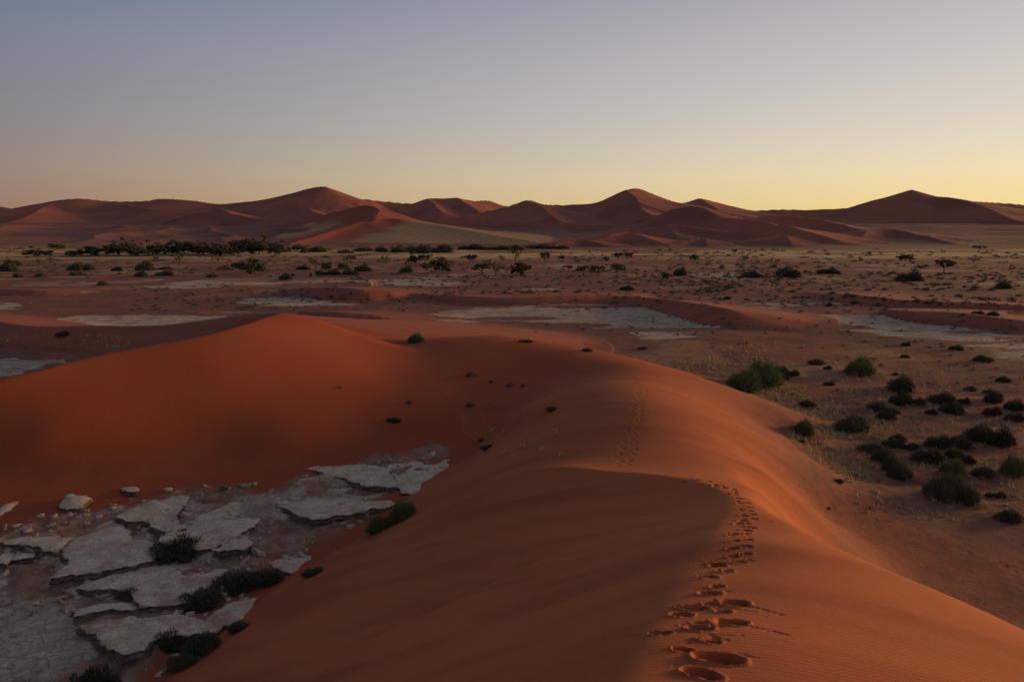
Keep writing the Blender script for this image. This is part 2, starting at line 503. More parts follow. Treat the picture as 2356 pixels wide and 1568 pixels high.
# ------------------------------------------------------------------ small relief
DUNE_H = H - BASE
H[near] += SLUMP
rr = np.hypot(X, Y)
clean = sstep(0.1, 1.6, DUNE_H) * (rr < 400)
H += (0.16 - 0.11 * clean) * fbm(X / 6.0, Y / 6.0, 4, 31) * sstep(2, 10, rr) * (1 - 0.7 * sstep(300, 700, rr)) * 1.2
H += 2.2 * fbm(X / 90.0, Y / 90.0, 4, 37) * sstep(800, 1400, rr) * sstep(0.5, 6, H - 8)
fz = np.where((rr > 780) & (rr < 2600) & (Y > 300))[0]           # lesser crests between the big dunes
fx, fy = X[fz] + 60 * fbm(X[fz] / 240.0, Y[fz] / 240.0, 2, 38), Y[fz] + 60 * fbm(X[fz] / 240.0, Y[fz] / 240.0, 2, 39)
rdg = 1 - np.abs(2.4 * fbm((fx * 0.9 + fy * 0.45) / 150.0, (fy * 0.9 - fx * 0.45) / 330.0, 3, 41))
lean = np.clip(rdg, 0, 1) ** 2
H[fz] += 9.0 * lean * sstep(820, 1150, rr[fz]) * (1 - sstep(2000, 2500, rr[fz])) * (0.35 + 0.65 * sstep(-0.1, 0.25, fbm(X[fz] / 500.0, Y[fz] / 500.0, 2, 42)))

# ------------------------------------------------------------------ looking things up on the ground
def ground_hit(x, y):
    """where the sight line through a point of the print meets the land"""
    dv = sight(x, y)
    hl = math.hypot(dv[0], dv[1])
    th = math.atan2(dv[0], dv[1])
    j = int(np.clip(np.searchsorted(TH, th), 1, NT - 1))
    f = (th - TH[j - 1]) / (TH[j] - TH[j - 1])
    Z = H.reshape(NR, NT)
    col = Z[:, j - 1] * (1 - f) + Z[:, j] * f
    line = CAM_H + dv[2] / hl * R
    below = np.where((col >= line) & (R > 3))[0]
    if len(below) == 0:
        return None
    i = below[0]
    a, b = line[i - 1] - col[i - 1], col[i] - line[i]
    r = R[i - 1] + (R[i] - R[i - 1]) * a / max(a + b, 1e-9)
    return np.array((r * math.sin(th), r * math.cos(th), CAM_H + dv[2] / hl * r))


def height_at(x, y):
    r, th = math.hypot(x, y), math.atan2(x, y)
    i = int(np.clip(np.searchsorted(R, r), 1, NR - 1))
    j = int(np.clip(np.searchsorted(TH, th), 1, NT - 1))
    fr = (r - R[i - 1]) / (R[i] - R[i - 1])
    ft = (th - TH[j - 1]) / (TH[j] - TH[j - 1])
    Z = H.reshape(NR, NT)
    return float((Z[i - 1, j - 1] * (1 - ft) + Z[i - 1, j] * ft) * (1 - fr) + (Z[i, j - 1] * (1 - ft) + Z[i, j] * ft) * fr)


def span(px, p):
    """metres spanned by px print pixels at the point p"""
    depth = p[1] * CP + (CAM_H - p[2]) * SP
    return px / PIX / 682.67 * depth


def poly_dist(px, py, poly):
    """signed distance to a polygon, negative inside"""
    n = len(poly)
    d2 = np.full(px.shape, 1e18)
    inside = np.zeros(px.shape, bool)
    for i in range(n):
        a, b = poly[i], poly[(i + 1) % n]
        ex, ey = b[0] - a[0], b[1] - a[1]
        t = np.clip(((px - a[0]) * ex + (py - a[1]) * ey) / (ex * ex + ey * ey + 1e-12), 0, 1)
        qx, qy = px - a[0] - t * ex, py - a[1] - t * ey
        d2 = np.minimum(d2, qx * qx + qy * qy)
        c = ((a[1] > py) != (b[1] > py)) & (px < (b[0] - a[0]) * (py - a[1]) / (b[1] - a[1] + 1e-12) + a[0])
        inside ^= c
    return np.where(inside, -1, 1) * np.sqrt(d2)


# ------------------------------------------------------------------ what covers the ground
CLAY = np.zeros(X.shape, np.float32)
STRAW = np.zeros(X.shape, np.float32)
n_big = fbm(X / 14.0, Y / 14.0, 4, 51)
n_mid = fbm(X / 3.5, Y / 3.5, 4, 52)
n_far = fbm(X / 30.0, Y / 30.0, 5, 53)
_s = 1.0 + 9.0 * sstep(300, 900, rr)
LOOSE = sstep(0.05, 0.9, DUNE_H / _s + 0.9 * n_big).astype(np.float32)      # clean dune sand
LOOSE *= sstep(0.02, 0.3, DUNE_H / _s)
LOOSE *= (1 - sstep(7, 12, X) * sstep(24, 30, Y) * (1 - sstep(58, 75, Y)) * (1 - sstep(0.8, 5.5, DUNE_H + 2.0 * n_mid))).astype(np.float32)      # foot of the right flank painted browner, dimming its sunlit slope

PANS = [  # outlines on the print, softness in metres, share of clay
    ([(1000, 722), (1100, 712), (1200, 705), (1370, 699), (1480, 712), (1600, 733), (1655, 748), (1600, 757), (1480, 752), (1380, 742), (1200, 730), (1100, 729)], 7, 1.0),
    ([(955, 742), (1060, 737), (1140, 741), (1060, 746), (990, 746)], 4, .95),
    ([(100, 737), (220, 723), (330, 719), (450, 722), (540, 722), (560, 728), (430, 742), (330, 752), (220, 752)], 6, 1.0),
    ([(1890, 727), (2000, 723), (2120, 732), (2220, 745), (2315, 770), (2200, 778), (2060, 764), (1960, 746)], 6, 1.0),
    ([(2270, 797), (2380, 786), (2400, 830), (2330, 822)], 4, .95),
    ([(-80, 832), (0, 829), (155, 826), (90, 846), (0, 872), (-80, 880)], 1.2, 1.0),
    ([(-50, 698), (0, 697), (62, 698), (20, 710), (-50, 712)], 3, 1.0),
    ([(1690, 706), (1830, 697), (1890, 704), (1780, 717)], 6, .85),
    ([(1400, 750), (1560, 764), (1580, 776), (1480, 780)], 5, .6),
    ([(470, 697), (620, 684), (780, 684), (920, 690), (860, 706), (640, 712), (520, 712)], 12, .62),
    ([(330, 652), (520, 643), (760, 645), (980, 640), (1180, 660), (980, 668), (700, 660), (420, 662)], 22, .72),
    ([(1850, 696), (1950, 690), (2030, 696), (1950, 702)], 6, .7),
    ([(1150, 655), (1400, 648), (1700, 655), (1650, 668), (1300, 668)], 22, .45),
    ([(1690, 868), (1715, 864), (1720, 876), (1700, 880)], .5, .8),
    ([(1200, 662), (1290, 662), (1300, 668), (1210, 668)], 10, .5),
]
for pts, soft, share in PANS:
    pw = [at_z(x, y, 0.0) for x, y in pts]
    ax = [p[0] for p in pw]
    ay = [p[1] for p in pw]
    m = np.where((X > min(ax) - 20) & (X < max(ax) + 20) & (Y > min(ay) - 20) & (Y < max(ay) + 20))[0]
    if not len(m):
        continue
    nn = fbm(X[m] / (soft * 2.6), Y[m] / (soft * 0.9), 6, 61)
    dd = poly_dist(X[m], Y[m], pw) + nn * soft * 4.2 + (1 - share) * soft * 1.6
    c = 1 - sstep(-0.5 * soft, 0.4 * soft, dd)
    CLAY[m] = np.maximum(CLAY[m], c * (0.75 + 0.25 * share))
# dune sand lies over the clay
dune_h = H - BASE
CLAY *= (1 - sstep(0.35, 0.8, dune_h)).astype(np.float32)

# the broken clay pan at the foot of the slip face
PAN = [at_z(x, y, 0.0) for x, y in ((-250, 1300), (0, 1215), (110, 1180), (270, 1150), (430, 1115), (640, 1110), (740, 1070), (880, 1040), (1035, 1022), (1090, 1040), (960, 1130), (900, 1190),
                                    (830, 1228), (740, 1290), (640, 1350), (520, 1450), (380, 1568), (250, 1700), (-200, 1800))]
m = np.where((X > -75) & (X < 10) & (Y > 8) & (Y < 62))[0]
pd = poly_dist(X[m], Y[m], PAN)
edge = 1 - sstep(-2.4, -0.5, pd + fbm(X[m] / 2.2, Y[m] / 2.2, 3, 71) * 3.0)
low = 1 - sstep(0.35, 0.9, H[m])
lump = fbm(X[m] / 1.7, Y[m] / 1.7, 5, 73)
flatter = sstep(-16, -22, X[m]) * sstep(34, 28, Y[m])
H[m] += edge * low * (0.85 * np.abs(lump) + 0.35 * fbm(X[m] / 5.0, Y[m] / 5.0, 3, 74)) * (1 - 0.8 * flatter)
wet = 1 - sstep(-0.12, 0.10, lump + 0.08 - 0.35 * flatter)
CLAY[m] = np.maximum(CLAY[m], edge * low * (0.24 + 0.34 * wet + 0.5 * flatter))
EARTH = np.zeros(X.shape, np.float32)
LOOSE[m] = np.maximum(LOOSE[m], (1 - edge) * (pd < 14))
EARTH[m] = 0.8 * edge * low * (1 - 0.8 * flatter)

# streaks of clay crust showing through on the wide plain, straw grass farther out
plain = (OWNER == 0)
streak = sstep(0.10, 0.24, n_far + 0.25 * n_big) * sstep(170, 260, Y) * (1 - sstep(560, 760, Y))
CLAY = np.maximum(CLAY, np.where(plain, 0.5 * streak, 0)).astype(np.float32)
band = sstep(430, 520, Y + 90 * fbm(X / 160.0, Y / 60.0, 3, 81)) * (1 - sstep(650, 760, Y + 80 * fbm(X / 150.0, Y / 80.0, 3, 82)))
STRAW = np.maximum(STRAW, band * sstep(-0.12, 0.04, fbm(X / 70.0, Y / 38.0, 4, 83) + 0.02) * plain)
STRAW = np.maximum(STRAW, 0.35 * sstep(160, 260, Y) * (1 - sstep(700, 900, Y)) * sstep(-0.02, 0.2, n_big) * plain)
STRAW = np.maximum(STRAW, (0.10 + 0.16 * sstep(-50, 300, X)) * sstep(760, 850, rr) * (1 - sstep(1000, 1500, rr)) * plain * sstep(-0.25, 0.2, fbm(X / 200.0, Y / 200.0, 4, 84)))
near_grass = sstep(0.0, 0.2, fbm(X / 9.0, Y / 9.0, 4, 86)) * sstep(10, 24, X) * sstep(36, 50, Y) * (1 - sstep(110, 150, Y)) * plain
STRAW = np.maximum(STRAW, 0.22 * near_grass).astype(np.float32)
tail_id = DUNES.index('far tail') + 1
STRAW[OWNER == tail_id] = 0.5
LOOSE[OWNER == tail_id] *= 0.2
DUSK = sstep(650, 1000, rr).astype(np.float32)  # far sand turns mauve-brown, standing in for haze and backlit shade
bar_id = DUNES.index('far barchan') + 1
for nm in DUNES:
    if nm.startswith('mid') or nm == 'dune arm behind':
        DUSK[OWNER == DUNES.index(nm) + 1] = 0.85  # shade of their slip faces put into the sand colour
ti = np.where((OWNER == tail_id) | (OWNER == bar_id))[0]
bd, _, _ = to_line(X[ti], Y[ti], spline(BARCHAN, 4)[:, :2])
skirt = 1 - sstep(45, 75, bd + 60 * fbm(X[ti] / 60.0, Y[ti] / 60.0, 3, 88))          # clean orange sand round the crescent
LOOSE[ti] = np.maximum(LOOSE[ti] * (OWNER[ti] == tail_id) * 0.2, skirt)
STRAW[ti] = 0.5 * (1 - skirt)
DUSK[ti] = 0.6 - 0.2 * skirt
RUST_SKIRT = (ti, skirt)

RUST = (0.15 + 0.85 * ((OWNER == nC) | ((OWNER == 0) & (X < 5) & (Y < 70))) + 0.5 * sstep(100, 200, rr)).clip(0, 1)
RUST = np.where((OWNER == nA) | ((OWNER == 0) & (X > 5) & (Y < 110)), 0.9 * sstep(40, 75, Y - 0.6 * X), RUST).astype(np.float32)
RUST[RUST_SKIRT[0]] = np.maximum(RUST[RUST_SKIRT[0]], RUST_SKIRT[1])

# hummocks of sand caught by the larger shrubs get added when the shrubs are listed
def hummock(p, rad, h, tail=1.0):
    dx, dy = X[NEAR] - p[0], Y[NEAR] - p[1]
    dx = np.where(dx > 0, dx / (1 + tail * 0.3), dx / (1 + tail))
    q = (dx * dx + dy * dy) / (rad * rad)
    H[NEAR] += h * np.exp(-q * 1.6)


NEAR = np.where((Y > 30) & (Y < 170) & (np.abs(X) < 140))[0]

# ------------------------------------------------------------------ footprints along the crest
PRINTS = []


def z3(x, y):
    return (1450 + x * .2122) * 2356 / 2500.0, (1380 + y * .2122) * 2356 / 2500.0


def z2(x, y):
    return (1500 + x * .1913) * 2356 / 2500.0, (1100 + y * .1913) * 2356 / 2500.0


for x, y, w, h in ((1345, 125, 210, 75), (1440, 235, 160, 65), (1360, 315, 250, 75), (1665, 430, 320, 105), (1190, 490, 330, 75), (1400, 440, 200, 40), (1510, 525, 130, 45),
                   (1040, 565, 240, 95), (1620, 655, 350, 115), (1250, 720, 310, 95), (1370, 865, 240, 110), (1050, 965, 165, 70), (1480, 1075, 520, 175), (1270, 1240, 380, 190),
                   (800, 770, 190, 100), (1540, 65, 160, 75), (1430, 0, 190, 45),):
    PRINTS.append((*z3(x, y), w * .2122 * .9424, h * .2122 * .9424, 1))
for x, y, w, h in ((1700, 1130, 140, 55), (1535, 1150, 115, 45), (1700, 1215, 125, 60), (1530, 1240, 175, 42), (1690, 1310, 155, 50), (1540, 1345, 175, 60), (1620, 1412, 190, 60), (1310, 1440, 225, 70),
                   (1420, 1530, 210, 75), (1765, 975, 115, 32), (1700, 1010, 135, 35), (1690, 1052, 100, 22), (1545, 1062, 165, 40), (1770, 865, 120, 28), (1650, 885, 105, 30), (1600, 925, 135, 30),
                   (1690, 920, 95, 30), (1770, 800, 95, 30), (1670, 825, 115, 30), (1730, 760, 95, 28), (1640, 740, 85, 22), (1740, 715, 70, 18), (1700, 655, 120, 36), (1610, 665, 85, 34),
                   (1700, 620, 70, 16), (1600, 600, 85, 30), (1540, 552, 95, 30), (1460, 540, 65, 18), (1540, 520, 105, 18), (1530, 488, 85, 16), (1420, 465, 105, 18), (1340, 435, 135, 18),
                   (1210, 385, 110, 16), (1290, 440, 90, 14), (1080, 362, 110, 14), (880, 395, 70, 12)):
    PRINTS.append((*z2(x, y), w * .1913 * .9424, h * .1913 * .9424, 1))
FOOT = np.where((np.hypot(X, Y) < 62) & (Y > 3) & (np.abs(TH)[None, :] * np.ones((NR, 1)) < math.radians(42)).ravel())[0]
FX, FY = X[FOOT], Y[FOOT]
PRINT_ID = np.full(X.shape, -1, np.int32)
foot_dz = np.zeros(FX.shape)
prng = random.Random(5)


def dent(p, ra, rb, rot, depth, pid=None, rim=0.22):
    sel = np.where((np.abs(FX - p[0]) < ra * 2.2 + rb) & (np.abs(FY - p[1]) < ra * 2.2 + rb))[0]
    if not len(sel):
        return
    dx, dy = FX[sel] - p[0], FY[sel] - p[1]
    c, s = math.cos(rot), math.sin(rot)
    a, b = (dx * c + dy * s) / ra, (-dx * s + dy * c) / rb
    a = np.where(a < 0, a * 0.72, a * 1.12)                      # sand dragged out on the near side of the step
    b = b + 0.35 * a * math.sin(p[0] * 37 + p[1] * 53)
    wob = 1 + 0.45 * fbm(dx / ra * 0.9 + p[0] * 7, dy / rb * 0.9 + p[1] * 5, 2, 90)
    q = np.sqrt(a * a + b * b) * wob
    bowl = np.clip(1 - q ** 3.0, 0, 1) * (0.75 + 0.45 * np.clip(a, -1, 1))
    ring = np.exp(-((q - 1.2) / 0.22) ** 2)
    foot_dz[sel] = np.where(q < 1, np.minimum(foot_dz[sel], -depth * bowl), foot_dz[sel] + rim * depth * np.clip(ring - 0.43, 0, 1) * (0.6 + 0.8 * np.clip(-a, 0, 1)) * (foot_dz[sel] > -0.01))
    if pid is not None:
        g = FOOT[sel[q < 1.18]]
        PRINT_ID[g] = pid


np_ = 0
for x, y, w, h, _ in sorted(PRINTS, key=lambda t: t[1]):
    p = ground_hit(x, y)
    if p is None:
        continue
    ra = min(max(span(w, p) * 0.5, 0.15) * 0.92, 0.36)
    dist = math.hypot(p[0], p[1])
    graze = (CAM_H - p[2]) / dist
    rb = min(max(span(h, p) * 0.5 / max(graze * 0.72, 0.2) * 0.85, 0.09), ra * 0.8)
    dent(p, ra, rb, math.radians(prng.uniform(-16, 4)), min(1.2 * ra + 0.05, 0.36), np_)
    np_ += 1
N_PRINTS = np_
# scuffs and half-filled older prints along the same trail
for k in range(70):
    x, y, w, h, _ = prng.choice(PRINTS)
    p = ground_hit(x + prng.gauss(0, w * 0.55), y + prng.gauss(0, h * 0.9))
    if p is not None:
        r0 = min(max(span(w, p) * 0.5, 0.12), 0.3) * prng.uniform(.3, .65)
        dent(p, r0, r0 * prng.uniform(.4, .8), prng.uniform(-.5, .4), r0 * prng.uniform(.25, .6), None, 0.3)
# drag marks beside the prints
for (x0, y0), (x1, y1), n in ((z3(1800, 460), z3(2150, 560), 26), (z3(1780, 690), z3(2050, 745), 18), (z3(2060, 745), z3(2240, 800), 10), (z3(110, 838), z3(500, 815), 26), (z3(190, 795), z3(480, 800), 18),
                              (z3(1450, 790), z3(1690, 800), 10), (z3(1700, 1010), z3(1850, 1060), 8), (z3(1580, 490), z3(1850, 525), 12), (z2(1820, 875), z2(1990, 895), 10), (z2(970, 1392), z2(1120, 1415), 8),
                              (z3(780, 475), z3(900, 500), 7), (z3(1000, 1120), z3(930, 1180), 5)):
    for k in range(n):
        f = k / (n - 1)
        p = ground_hit(x0 + (x1 - x0) * f, y0 + (y1 - y0) * f + prng.uniform(-1.2, 1.2) * (f if x1 > x0 else 1 - f))
        if p is not None:
            dent(p, prng.uniform(.05, .09), prng.uniform(.022, .04), math.radians(-12), prng.uniform(.012, .028), None, 0.2)
# fainter tracks farther along the dune and down on its right flank
TRACKS = [([(1418, 1076), (1428, 1040), (1440, 1000), (1450, 960), (1462, 920), (1470, 890), (1455, 868)], .15, .055),
          ([(1440, 1076), (1455, 1040), (1462, 1000), (1470, 960), (1478, 925), (1482, 895)], .15, .055),
          ([(1990, 1150), (2060, 1190), (2150, 1235), (2260, 1280), (2356, 1320)], .18, .03)]
for pts, size, depth in TRACKS:
    w0 = [ground_hit(*q) for q in pts]
    w0 = [q for q in w0 if q is not None and (q[1] > 26)]
    L = spline(np.array(w0), 10)
    acc, k = 0.0, 0
    for i in range(1, len(L)):
        acc += np.linalg.norm(L[i] - L[i - 1])
        while acc > 0.62:
            acc -= 0.62
            k += 1
            p = L[i] + np.array((prng.uniform(-.06, .06) + (0.09 if k % 2 else -.09), prng.uniform(-.2, .2), 0))
            dent(p, size * prng.uniform(.7, 1.2), size * prng.uniform(.6, 1.0), prng.uniform(-.6, .6), depth * prng.uniform(.6, 1.3), None, 0.35)
for k in range(330):       # trampled flank
    p = ground_hit(prng.gauss(1870, 75), prng.gauss(1105, 38))
    if p is not None and p[2] < 7.5:
        dent(p, prng.uniform(.14, .26), prng.uniform(.10, .18), prng.uniform(-1, 1), prng.uniform(.01, .03), None, 0.3)
H[FOOT] += foot_dz

# ------------------------------------------------------------------ materials
class NT_:
    def __init__(self, name):
        self.m = bpy.data.materials.new(name)
        self.m.use_nodes = True
        self.n, self.l = self.m.node_tree.nodes, self.m.node_tree.links
        self.b = self.n['Principled BSDF']
        self.b.inputs['Roughness'].default_value = 0.95
        self.b.inputs['Specular IOR Level'].default_value = 0.08
        self.geo = self.n.new('ShaderNodeNewGeometry')
        self.pos = self.geo.outputs['Position']

    def set(self, sock, v):
        if hasattr(v, 'is_linked'):
            self.l.new(v, sock)
        else:
            sock.default_value = v

    def attr(self, name):
        a = self.n.new('ShaderNodeAttribute')
        a.attribute_name = name
        return a.outputs['Fac']

    def obj_random(self):
        return self.n.new('ShaderNodeObjectInfo').outputs['Random']

    def noise(self, scale, detail=4.0, rough=0.55, vec=None, dist=0.0):
        t = self.n.new('ShaderNodeTexNoise')
        t.inputs['Scale'].default_value = scale
        t.inputs['Detail'].default_value = detail
        t.inputs['Roughness'].default_value = rough
        t.inputs['Distortion'].default_value = dist
        self.l.new(vec or self.pos, t.inputs['Vector'])
        return t.outputs['Fac']

    def vor(self, scale, feature='DISTANCE_TO_EDGE', vec=None):
        t = self.n.new('ShaderNodeTexVoronoi')
        t.feature = feature
        t.inputs['Scale'].default_value = scale
        self.l.new(vec or self.pos, t.inputs['Vector'])
        return t.outputs[0]

    def scaled(self, sx, sy, sz, vec=None):
        m = self.n.new('ShaderNodeVectorMath')
        m.operation = 'MULTIPLY'
        self.l.new(vec or self.pos, m.inputs[0])
        m.inputs[1].default_value = (sx, sy, sz)
        return m.outputs[0]

    def math(self, op, a, b=0.0, clamp=False):
        m = self.n.new('ShaderNodeMath')
        m.operation = op
        m.use_clamp = clamp
        self.set(m.inputs[0], a)
        self.set(m.inputs[1], b)
        return m.outputs[0]

    def rng(self, v, a, b, c=0.0, d=1.0):
        m = self.n.new('ShaderNodeMapRange')
        m.interpolation_type = 'SMOOTHSTEP'
        self.l.new(v, m.inputs['Value'])
        for k, x in zip(('From Min', 'From Max', 'To Min', 'To Max'), (a, b, c, d)):
            m.inputs[k].default_value = x
        return m.outputs[0]

    def mix(self, f, a, b):
        m = self.n.new('ShaderNodeMix')
        m.data_type = 'RGBA'
        self.set(m.inputs['Factor'], f)
        for s, v in (('A', a), ('B', b)):
            if hasattr(v, 'is_linked'):
                self.l.new(v, m.inputs[s])
            else:
                m.inputs[s].default_value = (*v, 1.0)
        return m.outputs['Result']

    def bump(self, height, dist, strength=1.0, normal=None):
        b = self.n.new('ShaderNodeBump')
        b.inputs['Distance'].default_value = dist
        self.set(b.inputs['Strength'], strength)
        self.l.new(height, b.inputs['Height'])
        if normal is not None:
            self.l.new(normal, b.inputs['Normal'])
        return b.outputs[0]


def ground_material(name, with_clay):
    t = NT_(name)
    straw, loose, dusk = t.attr('straw'), t.attr('loose'), t.attr('dusk')
    big = t.noise(0.055, 3)
    mid = t.noise(0.5, 5, 0.65)
    grain = t.noise(60.0, 1)
    sand = t.mix(t.rng(big, 0.35, 0.65), (0.345, 0.094, 0.034), (0.405, 0.116, 0.041))
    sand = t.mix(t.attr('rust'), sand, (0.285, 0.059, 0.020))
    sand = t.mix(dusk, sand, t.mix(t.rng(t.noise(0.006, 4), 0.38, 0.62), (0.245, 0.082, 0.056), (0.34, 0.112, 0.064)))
    rs_ = t.n.new('ShaderNodeVectorRotate')
    rs_.inputs['Angle'].default_value = math.radians(24)
    t.l.new(t.pos, rs_.inputs['Vector'])
    streak = t.noise(1.0, 4, 0.6, t.scaled(0.06, 0.45, 0.2, rs_.outputs[0]))
    sand = t.mix(t.math('MULTIPLY', t.rng(streak, 0.44, 0.64), 0.55), sand, (0.25, 0.066, 0.028))
    flat = t.mix(t.rng(mid, 0.32, 0.68), (0.150, 0.058, 0.038), (0.270, 0.098, 0.056))
    flat = t.mix(t.rng(t.noise(0.03, 4, 0.6), 0.40, 0.62), flat, t.mix(mid, (0.20, 0.066, 0.036), (0.32, 0.100, 0.046)))
    patch = t.noise(0.11, 5, 0.7)
    flat = t.mix(t.rng(patch, 0.44, 0.60), flat, t.mix(mid, (0.115, 0.052, 0.036), (0.19, 0.085, 0.056)))
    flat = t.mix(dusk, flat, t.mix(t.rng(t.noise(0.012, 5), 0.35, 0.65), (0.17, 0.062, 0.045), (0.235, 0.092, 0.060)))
    c = t.mix(loose, flat, sand)
    speck = t.rng(t.noise(1.5, 4, 0.75), 0.50, 0.64)
    c = t.mix(t.math('MULTIPLY', straw, t.rng(t.noise(0.3, 5, 0.7), 0.28, 0.54)), c, (0.58, 0.375, 0.140))
    c = t.mix(t.math('MULTIPLY', t.math('MULTIPLY', speck, 0.5), t.math('SUBTRACT', 1.0, loose)), c, (0.085, 0.052, 0.034))
    if with_clay:
        clay, earth = t.attr('clay'), t.attr('earth')
        warp = t.n.new('ShaderNodeVectorMath')
        warp.operation = 'MULTIPLY_ADD'
        nz = t.n.new('ShaderNodeTexNoise')
        nz.inputs['Scale'].default_value = 0.9
        nz.inputs['Detail'].default_value = 3
        t.l.new(t.pos, nz.inputs['Vector'])
        t.l.new(nz.outputs['Color'], warp.inputs[0])
        warp.inputs[1].default_value = (1.7, 1.7, 1.7)
        t.l.new(t.pos, warp.inputs[2])
        crack = t.vor(1.5, vec=warp.outputs[0])
        crackm = t.rng(crack, 0.0, 0.09, 1.0, 0.0)
        c = t.mix(earth, c, t.mix(t.rng(t.noise(1.3, 5, 0.7), 0.35, 0.66), (0.185, 0.084, 0.048), (0.34, 0.205, 0.125)))
        cc = t.mix(t.rng(t.noise(0.7, 5, 0.65), 0.35, 0.66), (0.35, 0.25, 0.168), (0.50, 0.38, 0.262))
        cc = t.mix(t.math('MULTIPLY', t.rng(t.noise(0.16, 5, 0.7), 0.46, 0.62), 0.6), cc, (0.24, 0.135, 0.090))
        cc = t.mix(t.math('MULTIPLY', crackm, t.rng(t.noise(0.25, 3), 0.35, 0.65, 0.05, 0.5)), cc, (0.13, 0.090, 0.068))
        cm = t.rng(t.math('ADD', clay, t.math('MULTIPLY', t.math('SUBTRACT', t.noise(0.4, 6, 0.72), 0.5), 1.3)), 0.30, 0.60)
        cm = t.math('MULTIPLY', cm, t.rng(clay, 0.02, 0.15))
        c = t.mix(cm, c, cc)
    c = t.mix(t.math('MULTIPLY', t.rng(grain, 0.3, 0.75), 0.24), c, (0.15, 0.05, 0.025))
    t.l.new(c, t.b.inputs['Base Color'])
    # relief: wind ripples on the sand, cracks on the clay, stubble on the flat
    w = t.n.new('ShaderNodeTexWave')
    w.inputs['Scale'].default_value = 2.4
    w.inputs['Distortion'].default_value = 3.0
    w.inputs['Detail'].default_value = 2.0
    w.inputs['Detail Scale'].default_value = 0.6
    w.bands_direction = 'Y'
    rot = t.n.new('ShaderNodeVectorRotate')
    rot.inputs['Angle'].default_value = math.radians(12)
    t.l.new(t.pos, rot.inputs['Vector'])
    t.l.new(rot.outputs[0], w.inputs['Vector'])
    rip = t.math('MULTIPLY', t.math('MULTIPLY', w.outputs['Fac'], loose), t.rng(t.noise(0.14, 2), 0.40, 0.66, 0.10, 1.0))
    n1 = t.bump(rip, 0.012, 0.32)
    n2 = t.bump(t.noise(2.4, 6, 0.7), 0.07, t.rng(loose, 0, 1, 0.75, 0.20), n1)
    if with_clay:
        n2 = t.bump(t.math('MULTIPLY', t.rng(crack, 0.0, 0.12), cm), 0.09, 0.7, n2)
    t.l.new(n2, t.b.inputs['Normal'])
    return t.m


def slab_material():
    t = NT_('cracked_clay')
    side = t.attr('side')
    crack = t.vor(2.1)
    cm = t.rng(crack, 0.0, 0.05, 1.0, 0.0)
    top = t.mix(t.rng(t.noise(1.1, 5, 0.6), 0.35, 0.66), (0.41, 0.295, 0.19), (0.55, 0.41, 0.275))
    top = t.mix(t.math('MULTIPLY', t.rng(t.noise(0.5, 6, 0.65), 0.52, 0.66), 0.75), top, (0.34, 0.165, 0.095))
    top = t.mix(t.math('MULTIPLY', cm, 0.5), top, (0.17, 0.12, 0.095))
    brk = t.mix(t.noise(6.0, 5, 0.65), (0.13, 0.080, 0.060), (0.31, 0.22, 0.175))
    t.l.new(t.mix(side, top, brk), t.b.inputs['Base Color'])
    n1 = t.bump(t.rng(crack, 0.0, 0.08), 0.05, 0.5)
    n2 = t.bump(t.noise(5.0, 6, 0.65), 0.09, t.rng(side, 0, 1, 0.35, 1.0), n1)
    t.l.new(n2, t.b.inputs['Normal'])
    return t.m


def leaf_material(name, dark, light, dry):
    t = NT_(name)
    tint = t.attr('tint')
    c = t.mix(tint, dark, light)
    c = t.mix(t.math('MULTIPLY', t.obj_random(), 0.35), c, dry)
    t.l.new(c, t.b.inputs['Base Color'])
    t.b.inputs['Roughness'].default_value = 0.8
    return t.m


def bark_material():
    t = NT_('bark')
    t.l.new(t.mix(t.noise(14.0, 5), (0.045, 0.032, 0.025), (0.11, 0.080, 0.060)), t.b.inputs['Base Color'])
    t.l.new(t.bump(t.noise(30.0, 4), 0.02, 0.6), t.b.inputs['Normal'])
    return t.m


def box_material():
    t = NT_('dark_paint')
    t.l.new(t.mix(t.noise(3.0, 5), (0.028, 0.028, 0.030), (0.055, 0.050, 0.046)), t.b.inputs['Base Color'])
    t.b.inputs['Roughness'].default_value = 0.6
    return t.m


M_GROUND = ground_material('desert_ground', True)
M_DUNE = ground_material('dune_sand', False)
M_SLAB = slab_material()
M_NARA = leaf_material('nara_stems', (0.048, 0.054, 0.028), (0.155, 0.165, 0.075), (0.17, 0.14, 0.08))
M_FRESH = leaf_material('fresh_green_stems', (0.070, 0.085, 0.030), (0.23, 0.25, 0.085), (0.22, 0.19, 0.08))
M_SCRUB = leaf_material('dark_scrub', (0.028, 0.030, 0.020), (0.115, 0.112, 0.066), (0.12, 0.09, 0.06))
M_TREE = leaf_material('thorn_leaves', (0.032, 0.036, 0.022), (0.105, 0.105, 0.058), (0.12, 0.10, 0.06))
M_DRY = leaf_material('dry_grass_blades', (0.38, 0.25, 0.11), (0.66, 0.50, 0.25), (0.45, 0.34, 0.18))
M_BARK = bark_material()
M_BOX = box_material()


